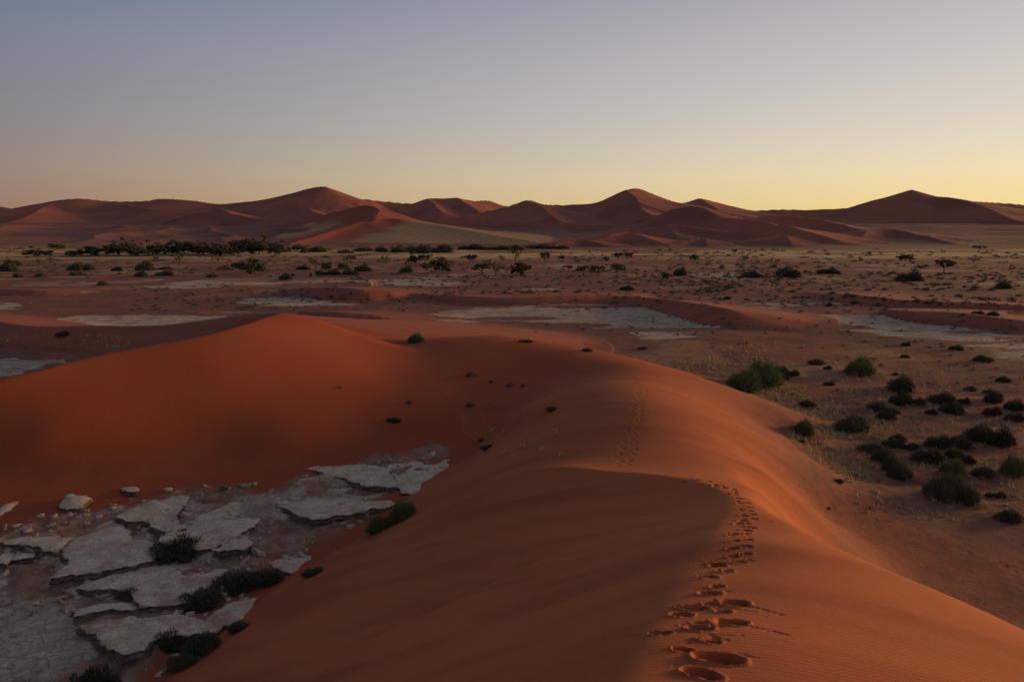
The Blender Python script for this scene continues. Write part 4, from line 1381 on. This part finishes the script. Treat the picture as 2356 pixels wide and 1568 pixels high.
# ------------------------------------------------------------------ shrubs one by one: kind, x, foot y, width, height, label
SHRUBS = [
    ('fresh', 1718, 898, 84, 46, 'green hummock shrub with drooping stems, nearest the dune edge of the pair'),
    ('fresh', 1762, 888, 100, 58, 'large bright green hummock shrub, taller of the pair beside the dune edge'),
    ('dark', 1800, 862, 44, 22, 'dark brown bush touching the back of the large bright green hummock'),
    ('dark', 1828, 864, 36, 14, 'low dark bush right behind the dark brown bush at the green hummock'),
    ('dark', 1806, 872, 22, 14, 'small round dark bush between the green hummock and the dark bushes'),
    ('dark', 1748, 841, 24, 13, 'small dark bush just above the large bright green hummock'),
    ('nara', 1880, 838, 30, 14, 'small green bush above and right of the green hummock pair'),
    ('dark', 1907, 849, 18, 10, 'tiny bush between the two green hummocks on the sandy flat'),
    ('fresh', 1985, 862, 72, 40, 'wide green hummock shrub with a long sandy tail, behind the dark round bush'),
    ('dark', 2080, 900, 58, 40, 'round nearly black bush standing alone right of the wide green hummock'),
    ('dark', 1857, 936, 36, 19, 'dark bush alone on the straw grass below the green hummock pair'),
    ('dark', 1912, 886, 26, 12, 'small dark bush alone between the green hummocks and the black bush'),
    ('nara', 1965, 992, 74, 36, 'oval dark green bush alone on bare sand near the dune foot'),
    ('nara', 1855, 1006, 56, 38, 'bush hugging the foot of the dune mound on its right side'),
    ('dark', 2024, 944, 46, 20, 'dark flat bush at the left end of the bush group'),
    ('dark', 2052, 950, 32, 14, 'low dark bush between the flat bush and the grey-topped one'),
    ('dark', 2040, 966, 40, 28, 'grey-topped round bush in front of the dark flat bush'),
    ('dark', 2080, 930, 48, 28, 'bulky dark bush right behind the grey-topped round bush'),
    ('dark', 2116, 932, 44, 18, 'low dark bush joined to the bulky dark bush'),
    ('dark', 2178, 926, 62, 24, 'long dark bush in the back row above the leaning pair'),
    ('dark', 2224, 928, 30, 16, 'small bush at the end of the long dark bush'),
    ('dark', 2200, 950, 50, 27, 'dark bush in front of the long dark bush'),
    ('dark', 2148, 952, 26, 14, 'small brownish bush left of the dark bush in front'),
    ('dark', 2295, 925, 48, 26, 'dark bush, upper one of the thicket at the right edge'),
    ('dark', 2340, 945, 46, 30, 'broad dark bush of the thicket at the right edge'),
    ('dark', 2292, 955, 40, 24, 'lower dark bush of the thicket at the right edge'),
    ('dark', 2345, 968, 40, 22, 'lowest dark bush of the thicket at the right edge'),
    ('dark', 2262, 1012, 66, 40, 'big black bush with a sloping crown, left half of the largest pair'),
    ('dark', 2310, 1026, 72, 48, 'big black bush, right half of the largest pair near the right edge'),
    ('dark', 2170, 1030, 56, 30, 'dark bush left of the largest black pair'),
    ('dark', 2212, 1028, 52, 28, 'dark bush bridging to the largest black pair'),
    ('dark', 2150, 1064, 64, 36, 'wide dark bush with a lumpy top in the middle of the bush belt'),
    ('dark', 2198, 1054, 40, 26, 'dark bush behind the wide lumpy one'),
    ('dark', 2230, 1066, 42, 22, 'low brownish bush right of the wide lumpy one'),
    ('dark', 2066, 1016, 36, 22, 'small dark bush, upper one of the stacked pair'),
    ('dark', 2062, 1030, 44, 20, 'small dark bush, lower one of the stacked pair'),
    ('dark', 2102, 1034, 36, 14, 'low dark bush right of the stacked pair'),
    ('nara', 2008, 1040, 48, 22, 'first bush of the diagonal row leading down from the stacked pair'),
    ('nara', 2036, 1062, 54, 34, 'second bush of the diagonal row leading down from the stacked pair'),
    ('nara', 2064, 1084, 48, 34, 'third bush of the diagonal row leading down from the stacked pair'),
    ('nara', 2076, 1102, 50, 36, 'lowest bush of the diagonal row leading down from the stacked pair'),
    ('fresh', 2198, 1096, 58, 38, 'fresh green feathery bush below the wide lumpy dark bush'),
    ('nara', 2268, 1096, 52, 20, 'low pale green bush between two feathery green bushes'),
    ('fresh', 2338, 1094, 54, 48, 'tall feathery green bush at the right edge'),
    ('nara', 2182, 1146, 86, 56, 'largest near dome bush on its own sand mound, left and taller part'),
    ('nara', 2226, 1158, 62, 40, 'right-hand shoulder of the largest near dome bush'),
    ('dark', 2330, 1198, 60, 26, 'dark bush on a shaded sand mound at the right edge'),
    ('dark', 2305, 1145, 28, 14, 'small dark bush right of the largest near dome bush'),
    ('dark', 2276, 1142, 18, 12, 'tiny dark bush right of the largest near dome bush'),
    ('dark', 1848, 1018, 13, 8, 'tiny dark tuft below the bush at the mound foot'),
    ('dark', 1932, 1110, 26, 9, 'tiny dark bush alone on the trampled slope'),
    ('dry', 2018, 1134, 22, 13, 'small dry yellow bush alone on the trampled slope'),
    ('dark', 2088, 795, 22, 12, 'small bush on a low sand ridge below the right clay pan, left one'),
    ('dark', 2206, 805, 28, 14, 'small bush below the right clay pan, middle one'),
    ('nara', 2268, 832, 38, 15, 'dark green bush near the small pan at the right edge'),
    ('dark', 2084, 822, 22, 9, 'low bush on the sand ridge behind the wide green hummock'),
    ('dark', 2310, 878, 30, 15, 'small bush with a sandy tail above the right edge thicket'),
    ('dark', 2278, 904, 22, 11, 'small bush left above the right edge thicket'),
    ('dark', 2060, 862, 16, 8, 'tiny bush just above the round nearly black bush'),
    ('dark', 2236, 898, 28, 12, 'low dark bush at the end of a sand ripple right of the black bush'),
    ('dark', 2256, 722, 24, 10, 'small bush behind the right ridge, left of the two'),
    ('dark', 2288, 726, 28, 13, 'small bush behind the right ridge, right of the two'),
    ('dark', 1910, 704, 18, 8, 'small bush on the sand between the two pans on the right'),
    ('dark', 1675, 688, 16, 9, 'small bush just beyond the crescent dune'),
    # lower left
    ('dark', 400, 1290, 122, 58, 'dark bush in the middle of the broken clay slabs'),
    ('fresh', 925, 1196, 66, 48, 'green grassy bush at the foot of the slip face beside the clay tongue, upper part'),
    ('fresh', 872, 1222, 62, 38, 'green grassy bush below the upper green bush at the slip face foot'),
    ('dark', 545, 1362, 100, 50, 'low black brush mass between the oval slab and the slip face'),
    ('dark', 612, 1346, 78, 40, 'black brush touching the slip face right of the brush mass'),
    ('dark', 452, 1402, 100, 44, 'dark brush under the front edge of the broad oval slab'),
    ('nara', 288, 1378, 62, 26, 'small green bush under the left edge of the broad oval slab'),
    ('dark', 385, 1492, 84, 44, 'dark bush in front of the long forked slab'),
    ('nara', 458, 1508, 86, 52, 'dark green bush at the foot of the slip face near the bottom'),
    ('nara', 415, 1538, 66, 34, 'green bush lowest along the slip face foot'),
    ('dark', 200, 1590, 96, 66, 'dark bush cut by the bottom edge on the cracked clay'),
    ('nara', 546, 1452, 62, 20, 'low green strip of shrub along the slip face right of the forked slab'),
    ('dark', 722, 1322, 48, 18, 'low dark brush on the lower slip face above the small half-buried slab'),
    # on the dunes
    ('nara', 955, 788, 42, 24, 'lone green bush on the saddle right of the pointed dune'),
    ('dark', 902, 970, 34, 10, 'dead dark tuft on the red valley sand'),
    ('dark', 1272, 944, 34, 9, 'small tuft on the sand lip below the mound'),
    ('tiny', 1085, 864, 37, 8, 'dry grey tuft patch in the bowl beside the pointed dune'),
    ('tiny', 1130, 880, 16, 9, 'small dry tuft right of the grey tuft patch in the bowl'),
    ('tiny', 1172, 888, 22, 9, 'dry tuft pair in the valley below the mound, left one'),
    ('tiny', 1206, 888, 21, 7, 'dry tuft pair in the valley below the mound, right one'),
    ('dark', 1122, 1032, 36, 12, 'dark tuft beside the tip of the triangular clay slab'),
    ('tiny', 1108, 1015, 28, 9, 'dry tuft above the tip of the triangular clay slab'),
    ('dark', 1352, 808, 24, 10, 'small dark tuft on the sand behind the mound'),
    ('dark', 1212, 787, 30, 8, 'low dark tuft behind the crest of the mound'),
    ('dark', 1480, 803, 22, 7, 'low tuft right of the small dark tuft behind the mound'),
    ('dark', 142, 775, 30, 12, 'small bush in the hollow behind the pointed dune'),
    ('tiny', 780, 892, 14, 5, 'single dry tuft on the face of the pointed dune'),
    ('tiny', 940, 928, 22, 7, 'little dry tuft left in the row on the red valley sand'),
    ('tiny', 1080, 935, 30, 9, 'little dry tuft right in the row on the red valley sand'),
    # middle plain
    ('dark', 654, 643, 26, 15, 'round bush beside the two dark boxes on the left plain'),
    ('nara', 232, 656, 28, 13, 'small bush on a sand streak on the left plain, nearest one'),
    ('dark', 88, 636, 20, 9, 'small bush on the pale streak at far left, right one'),
    ('dark', 36, 637, 20, 9, 'small bush on the pale streak at far left, left one'),
    ('dark', 486, 637, 20, 9, 'small bush alone below the big tree on the left plain'),
    ('dark', 173, 633, 26, 10, 'low bush below the dark twin bush on the left plain'),
    ('dark', 170, 622, 32, 18, 'dark twin bush on the left plain, left half'),
    ('dark', 198, 621, 26, 14, 'dark twin bush on the left plain, right half'),
    ('dark', 12, 624, 36, 26, 'dark bush at the left edge of the plain'),
    ('dark', 30, 611, 24, 12, 'pale bush behind the dark bush at the left edge'),
    ('dark', 265, 623, 22, 9, 'low bush right of the dark twin bush'),
    ('dark', 329, 622, 34, 22, 'domed dark bush on the left plain with two bushes below'),
    ('dark', 320, 636, 26, 13, 'bush below the domed dark bush, left one'),
    ('dark', 376, 634, 32, 11, 'bush below the domed dark bush, right one'),
    ('dark', 381, 620, 26, 9, 'low bush right of the domed dark bush'),
    ('dark', 514, 620, 28, 9, 'low bush left of the big tree on the left plain'),
    ('dark', 697, 620, 26, 11, 'bush left of the loose tree above the two dark boxes'),
    ('dark', 736, 632, 20, 10, 'small bush right of the two dark boxes'),
    ('dark', 768, 632, 26, 14, 'dark bush in the cluster right of the two dark boxes, left one'),
    ('dark', 802, 632, 30, 14, 'dark bush in the cluster right of the two dark boxes, right one'),
    ('dark', 837, 624, 30, 19, 'single rounded bush right of the bush cluster'),
    ('dark', 935, 626, 24, 15, 'rounded bush left of the big central tree'),
    ('dry', 852, 656, 40, 14, 'yellowish dry bush on the sand left of the middle'),
    ('dark', 1813, 637, 44, 25, 'big dark dome bush right of the middle of the plain'),
    ('dark', 1915, 629, 40, 14, 'flat dome bush right of the big dark dome'),
    ('dark', 1730, 637, 42, 15, 'flat dark bush left of the big dark dome'),
    ('dark', 1569, 634, 26, 20, 'dark bush at the edge of the scrub right of the middle'),
    ('dark', 2103, 646, 52, 23, 'broad dark dome bush below the umbrella tree on the right'),
    ('nara', 2315, 664, 42, 20, 'greenish bush near the right edge of the plain'),
    ('dark', 1446, 667, 26, 11, 'dark low bush just above the long ridge in the middle'),
]
# sand caught round the larger shrubs, with a short tail downwind
for kind, x, y, w, h, lab in SHRUBS:
    p = ground_hit(x, y)
    if p is not None and 36 < p[1] < 165 and w >= 36 and x > 1500:
        wm, hm = span(w, p), span(h, p)
        hummock((p[0] - 0.2 * wm, p[1] + 0.25 * wm), wm * 0.75, 0.22 * hm, 1.4)


# ------------------------------------------------------------------ build the land, then what stands on it
build_slabs()
build_rubble()
build_land()
for s in SHRUBS:
    put_shrub(*s)

ORD = ['first', 'second', 'third', 'fourth', 'fifth', 'sixth', 'seventh', 'eighth', 'ninth', 'tenth', 'eleventh', 'twelfth', 'thirteenth', 'fourteenth', 'fifteenth', 'sixteenth',
       'seventeenth', 'eighteenth', 'nineteenth', 'twentieth']
# dense line of trees at the foot of the dunes, left
line1 = [(88, 589, 40, 15), (131, 572, 26, 9), (169, 588, 28, 10), (211, 587, 42, 18), (272, 588, 40, 28), (298, 576, 30, 16), (318, 589, 30, 20), (352, 587, 40, 24), (378, 584, 32, 18), (424, 584, 44, 24),
         (452, 584, 36, 20), (468, 586, 34, 22), (494, 587, 38, 24), (518, 588, 30, 22), (549, 584, 42, 26), (574, 580, 36, 26), (597, 584, 40, 26), (618, 582, 44, 28), (644, 586, 36, 22)]
for i, (x, y, w, h) in enumerate(line1):
    put_tree('round', x, y, w * 1.2, h * 1.2, 'dark tree, %s from the left in the dense tree line below the dunes' % ORD[i], 'dense tree line below the dunes')
line2 = [(683, 572, 24, 12), (701, 580, 16, 14), (730, 578, 34, 13), (791, 581, 28, 9), (836, 576, 40, 9), (875, 577, 26, 12), (915, 579, 34, 16), (942, 578, 40, 13), (968, 581, 46, 18), (1016, 580, 46, 18), (1091, 573, 52, 13),
         (1150, 574, 50, 10), (1185, 574, 40, 12), (1244, 570, 60, 9), (1290, 571, 40, 8)]
for i, (x, y, w, h) in enumerate(line2):
    put_shrub('dark', x, y + 1, w, h, 'dark bush, %s from the left in the row at the foot of the pale slope' % ORD[i], 'bush row at the foot of the pale slope')
for k, x, y, w, h, lab in (
        ('round', 578, 630, 64, 36, 'biggest dark spreading tree on the left plain'),
        ('airy', 726, 620, 30, 26, 'loose bare-looking tree above the two dark boxes'),
        ('airy', 502, 604, 24, 18, 'loose grey tree behind the biggest left tree'),
        ('airy', 414, 605, 46, 28, 'bare branching tree in front of the dense tree line'),
        ('airy', 356, 602, 24, 12, 'low loose tree left of the bare branching tree'),
        ('airy', 118, 603, 28, 10, 'low loose tree on the straw band at far left'),
        ('round', 750, 620, 24, 16, 'small dark tree in the cluster above the two dark boxes'),
        ('round', 789, 620, 26, 16, 'small dark tree at the right of the cluster above the two dark boxes'),
        ('umbrella', 808, 603, 22, 13, 'small tree on the straw band above the bush cluster'),
        ('airy', 888, 606, 24, 16, 'thin tree on the straw band left of the middle'),
        ('round', 1011, 627, 44, 30, 'big dense tree just left of the middle of the plain'),
        ('umbrella', 983, 632, 26, 26, 'leaning small tree touching the big dense tree'),
        ('round', 953, 606, 24, 22, 'tree behind the rounded bush, left of the big dense tree'),
        ('umbrella', 976, 606, 28, 20, 'tree behind the big dense tree'),
        ('umbrella', 1083, 605, 30, 18, 'umbrella tree on the straw band right of the big dense tree'),
        ('airy', 1118, 608, 22, 10, 'low loose tree on the straw band right of the umbrella tree'),
        ('umbrella', 1108, 633, 36, 24, 'small umbrella tree at the left of the central tree trio'),
        ('airy', 1141, 634, 38, 32, 'tall open tree in the middle of the central tree trio'),
        ('airy', 1166, 629, 24, 18, 'low loose tree between the open tree and the dense round tree'),
        ('round', 1197, 632, 40, 30, 'dense round tree at the right of the central tree trio'),
        ('airy', 1186, 604, 32, 34, 'pale open tree behind the dense round tree'),
        ('umbrella', 1254, 607, 24, 24, 'slender tree with a clear trunk on the straw band'),
        ('round', 1292, 596, 14, 10, 'small dark tree right of the slender tree'),
        ('umbrella', 1308, 623, 22, 12, 'first small umbrella tree right of the central trio'),
        ('umbrella', 1342, 633, 34, 18, 'second small umbrella tree right of the central trio'),
        ('umbrella', 1375, 632, 34, 18, 'third small umbrella tree right of the central trio'),
        ('umbrella', 1420, 632, 34, 22, 'fourth umbrella tree right of the central trio, with a clear trunk'),
        ('umbrella', 1422, 600, 24, 19, 'left stem tree of the flat-topped pair on the straw band'),
        ('umbrella', 1443, 596, 26, 14, 'right stem tree of the flat-topped pair on the straw band'),
        ('round', 1395, 600, 12, 8, 'tiny dark tree left of the flat-topped pair'),
        ('umbrella', 1534, 650, 26, 20, 'small tree with a clear trunk at the edge of the right scrub'),
        ('round', 1596, 597, 18, 12, 'small dark tree on the straw band right of the middle'),
        ('umbrella', 1690, 584, 12, 10, 'tiny tree in front of the far small dunes'),
        ('umbrella', 2172, 627, 42, 26, 'umbrella tree standing above the scrub on the right plain'),
        ('airy', 1777, 660, 48, 34, 'open leafless tree below the big dark dome bush'),
        ('round', 2083, 598, 36, 13, 'low dark tree on the far right plain'),
        ('umbrella', 2253, 575, 28, 9, 'low flat tree at the foot of the big dark dune on the right'),
        ('airy', 2240, 605, 22, 14, 'faint loose tree on the far right plain')):
    put_tree(k, x, y, w, h, lab)

# small scrub that only differs by place
def scatter(n, x0, x1, y0, y1, wmin, wmax, label, group, kind='tiny', name='scrub_clump', dens=None):
    k = 0
    for _ in range(n * 8):
        if k >= n:
            break
        x, y = prg.uniform(x0, x1), prg.uniform(y0, y1)
        if dens and prg.random() > dens(x, y):
            continue
        f = 0.5 + 0.5 * (y - y0) / (y1 - y0)
        w = prg.uniform(wmin, wmax) * f
        if put_shrub(kind, x, y, w, w * prg.uniform(.28, .45), label, group, name) is not None:
            k += 1


scatter(120, 1500, 2370, 628, 700, 9, 30, 'low dark scrub clump, one of many dotting the pale plain on the right', 'scrub dotting the right plain',
        dens=lambda x, y: min(1, .25 + (x - 1560) / 700) * (1 if y < 690 else .4))
scatter(35, 1100, 1700, 640, 676, 8, 24, 'low dark scrub clump, one of several on the streaked middle plain', 'scrub on the middle plain')
scatter(18, 460, 940, 682, 716, 9, 22, 'small scrub clump on the pale streaks above the pointed dune', 'scrub above the pointed dune')
scatter(45, 1500, 2370, 578, 628, 8, 24, 'low scrub speck on the far plain below the right dunes', 'far scrub on the right plain')
scatter(30, 0, 1000, 590, 632, 8, 20, 'low scrub speck on the far plain below the left dunes', 'far scrub on the left plain')
scatter(20, 1880, 2360, 860, 1200, 10, 20, 'tiny scrub tuft among the larger bushes on the sandy flat', 'tufts among the bushes on the right flat')
scatter(12, 1000, 1600, 700, 775, 6, 14, 'tiny dark tuft around the wide pale clay pan', 'tufts around the wide clay pan')
scatter(12, 1850, 2340, 725, 800, 6, 14, 'tiny dark tuft around the right clay pan', 'tufts around the right clay pan')

# two dark boxes on the plain
def box_mesh(sx, sy, z0, z1, bev):
    import bmesh
    bm = bmesh.new()
    bmesh.ops.create_cube(bm, size=1.0)
    for v in bm.verts:
        v.co = ((v.co.x) * sx, v.co.y * sy, z0 + (v.co.z + .5) * (z1 - z0))
    bmesh.ops.bevel(bm, geom=list(bm.edges), offset=bev, segments=2, affect='EDGES')
    me = bpy.data.meshes.new('box_piece')
    bm.to_mesh(me)
    bm.free()
    me.materials.append(M_BOX)
    return me


B_BODY, B_LID, B_FOOT = box_mesh(1.15, 1.1, .12, 1.15, .03), box_mesh(1.28, 1.22, 1.15, 1.25, .03), box_mesh(.16, 1.0, -.05, .12, .01)
for x, lab in ((674, 'small dark box on the left plain, next to the round bush'), (715, 'small dark box on the left plain, farther from the round bush')):
    p = ground_hit(x, 635)
    r = link('storage_box', None, loc=(p[0], p[1], height_at(p[0], p[1])), label=lab, cat='box', group='dark boxes on the left plain')
    r.rotation_euler = (0, 0, math.atan2(-p[0], p[1]) + .1)
    link('body', B_BODY, r)
    link('lid', B_LID, r)
    for sx in (-.4, .4):
        f = link('foot', B_FOOT, r)
        f.location = (sx, 0, 0)

# ------------------------------------------------------------------ dry grass: countless tufts in patches
def grass_field():
    rs = np.random.default_rng(77)
    pts = []
    for x0, x1, y0, y1, n in ((1560, 1760, 790, 900, 700), (1740, 2060, 890, 1010, 2300), (1840, 2000, 1030, 1110, 650), (1700, 2356, 780, 900, 1500), (2000, 2356, 880, 1080, 900),
                              (1400, 1720, 820, 905, 900), (1060, 1300, 930, 1050, 60), (0, 300, 770, 800, 260), (1900, 2356, 1050, 1200, 260), (1830, 1900, 985, 1060, 160)):
        k = 0
        while k < n:
            k += 1
            p = ground_hit(rs.uniform(x0, x1), rs.uniform(y0, y1))
            if p is None:
                continue
            if p[2] > 1.3 and x0 > 1300:
                continue
            if float(fbm(np.array([p[0] / 5.0]), np.array([p[1] / 5.0]), 3, 87)[0]) + rs.uniform(-.15, .15) < -0.05:
                continue
            pts.append(p)
    P = np.array(pts)
    nb = 8
    B = np.repeat(P, nb, 0) + np.c_[rs.normal(size=(len(P) * nb, 2)) * .09, np.zeros(len(P) * nb)]
    D = rs.normal(size=(len(B), 3)) * .45 + np.array((0, 0, 1.0))
    D /= np.linalg.norm(D, axis=1)[:, None]
    L = rs.uniform(.15, .45, len(B)) * np.repeat(rs.uniform(.6, 1.2, len(P)), nb)
    v, f = blades(B - np.array((0, 0, .03)), D, L, L * .05 + .010, rs)
    me = mesh_from('dry_grass', v, f, M_DRY, {'tint': np.repeat(rs.uniform(0, 1, len(B)), 3)})
    link('dry_grass', me, label='sparse straw-yellow grass tufts on the sandy flat', kind='stuff', cat='grass')


grass_field()


def low_scrub():
    """the countless small tufts of the far plain"""
    rs = np.random.default_rng(91)
    V, T = [], []
    zones = ((1400, 2390, 628, 705, 800), (0, 1400, 590, 640, 480), (1000, 1700, 632, 680, 380), (1300, 2390, 574, 630, 600), (300, 1000, 640, 715, 320), (1200, 2390, 690, 800, 170), (1850, 2390, 800, 900, 60), (0, 1000, 566, 592, 200))
    for x0, x1, y0, y1, n in zones:
        for _ in range(n):
            p = ground_hit(rs.uniform(x0, x1), rs.uniform(y0, y1))
            if p is None or p[1] < 70:
                continue
            if float(fbm(np.array([p[0] / 40.0]), np.array([p[1] / 40.0]), 3, 92)[0]) + rs.uniform(-.2, .2) < -0.04:
                continue
            r = span(rs.uniform(3, 9), p)
            k = 40
            a, q = rs.uniform(0, 2 * math.pi, k), rs.uniform(0, 1, k)
            base = p + np.c_[r * q * np.cos(a), r * .8 * q * np.sin(a), r * .45 * np.sqrt(1 - q * q) * rs.uniform(0, 1, k)]
            d = rs.normal(size=(k, 3)) * .7 + np.array((0, 0, .5))
            d /= np.linalg.norm(d, axis=1)[:, None]
            v, _f = blades(base, d, r * rs.uniform(.3, .6, k), r * rs.uniform(.05, .11, k), rs)
            V.append(v)
            T.append(np.repeat(rs.uniform(0, 1, k), 3))
    V = np.concatenate(V)
    me = mesh_from('low_scrub', V, np.arange(len(V)).reshape(-1, 3), M_SCRUB, {'tint': np.concatenate(T)})
    link('low_scrub', me, label='countless tiny dark scrub tufts speckling the far plain', kind='stuff', cat='scrub')


low_scrub()
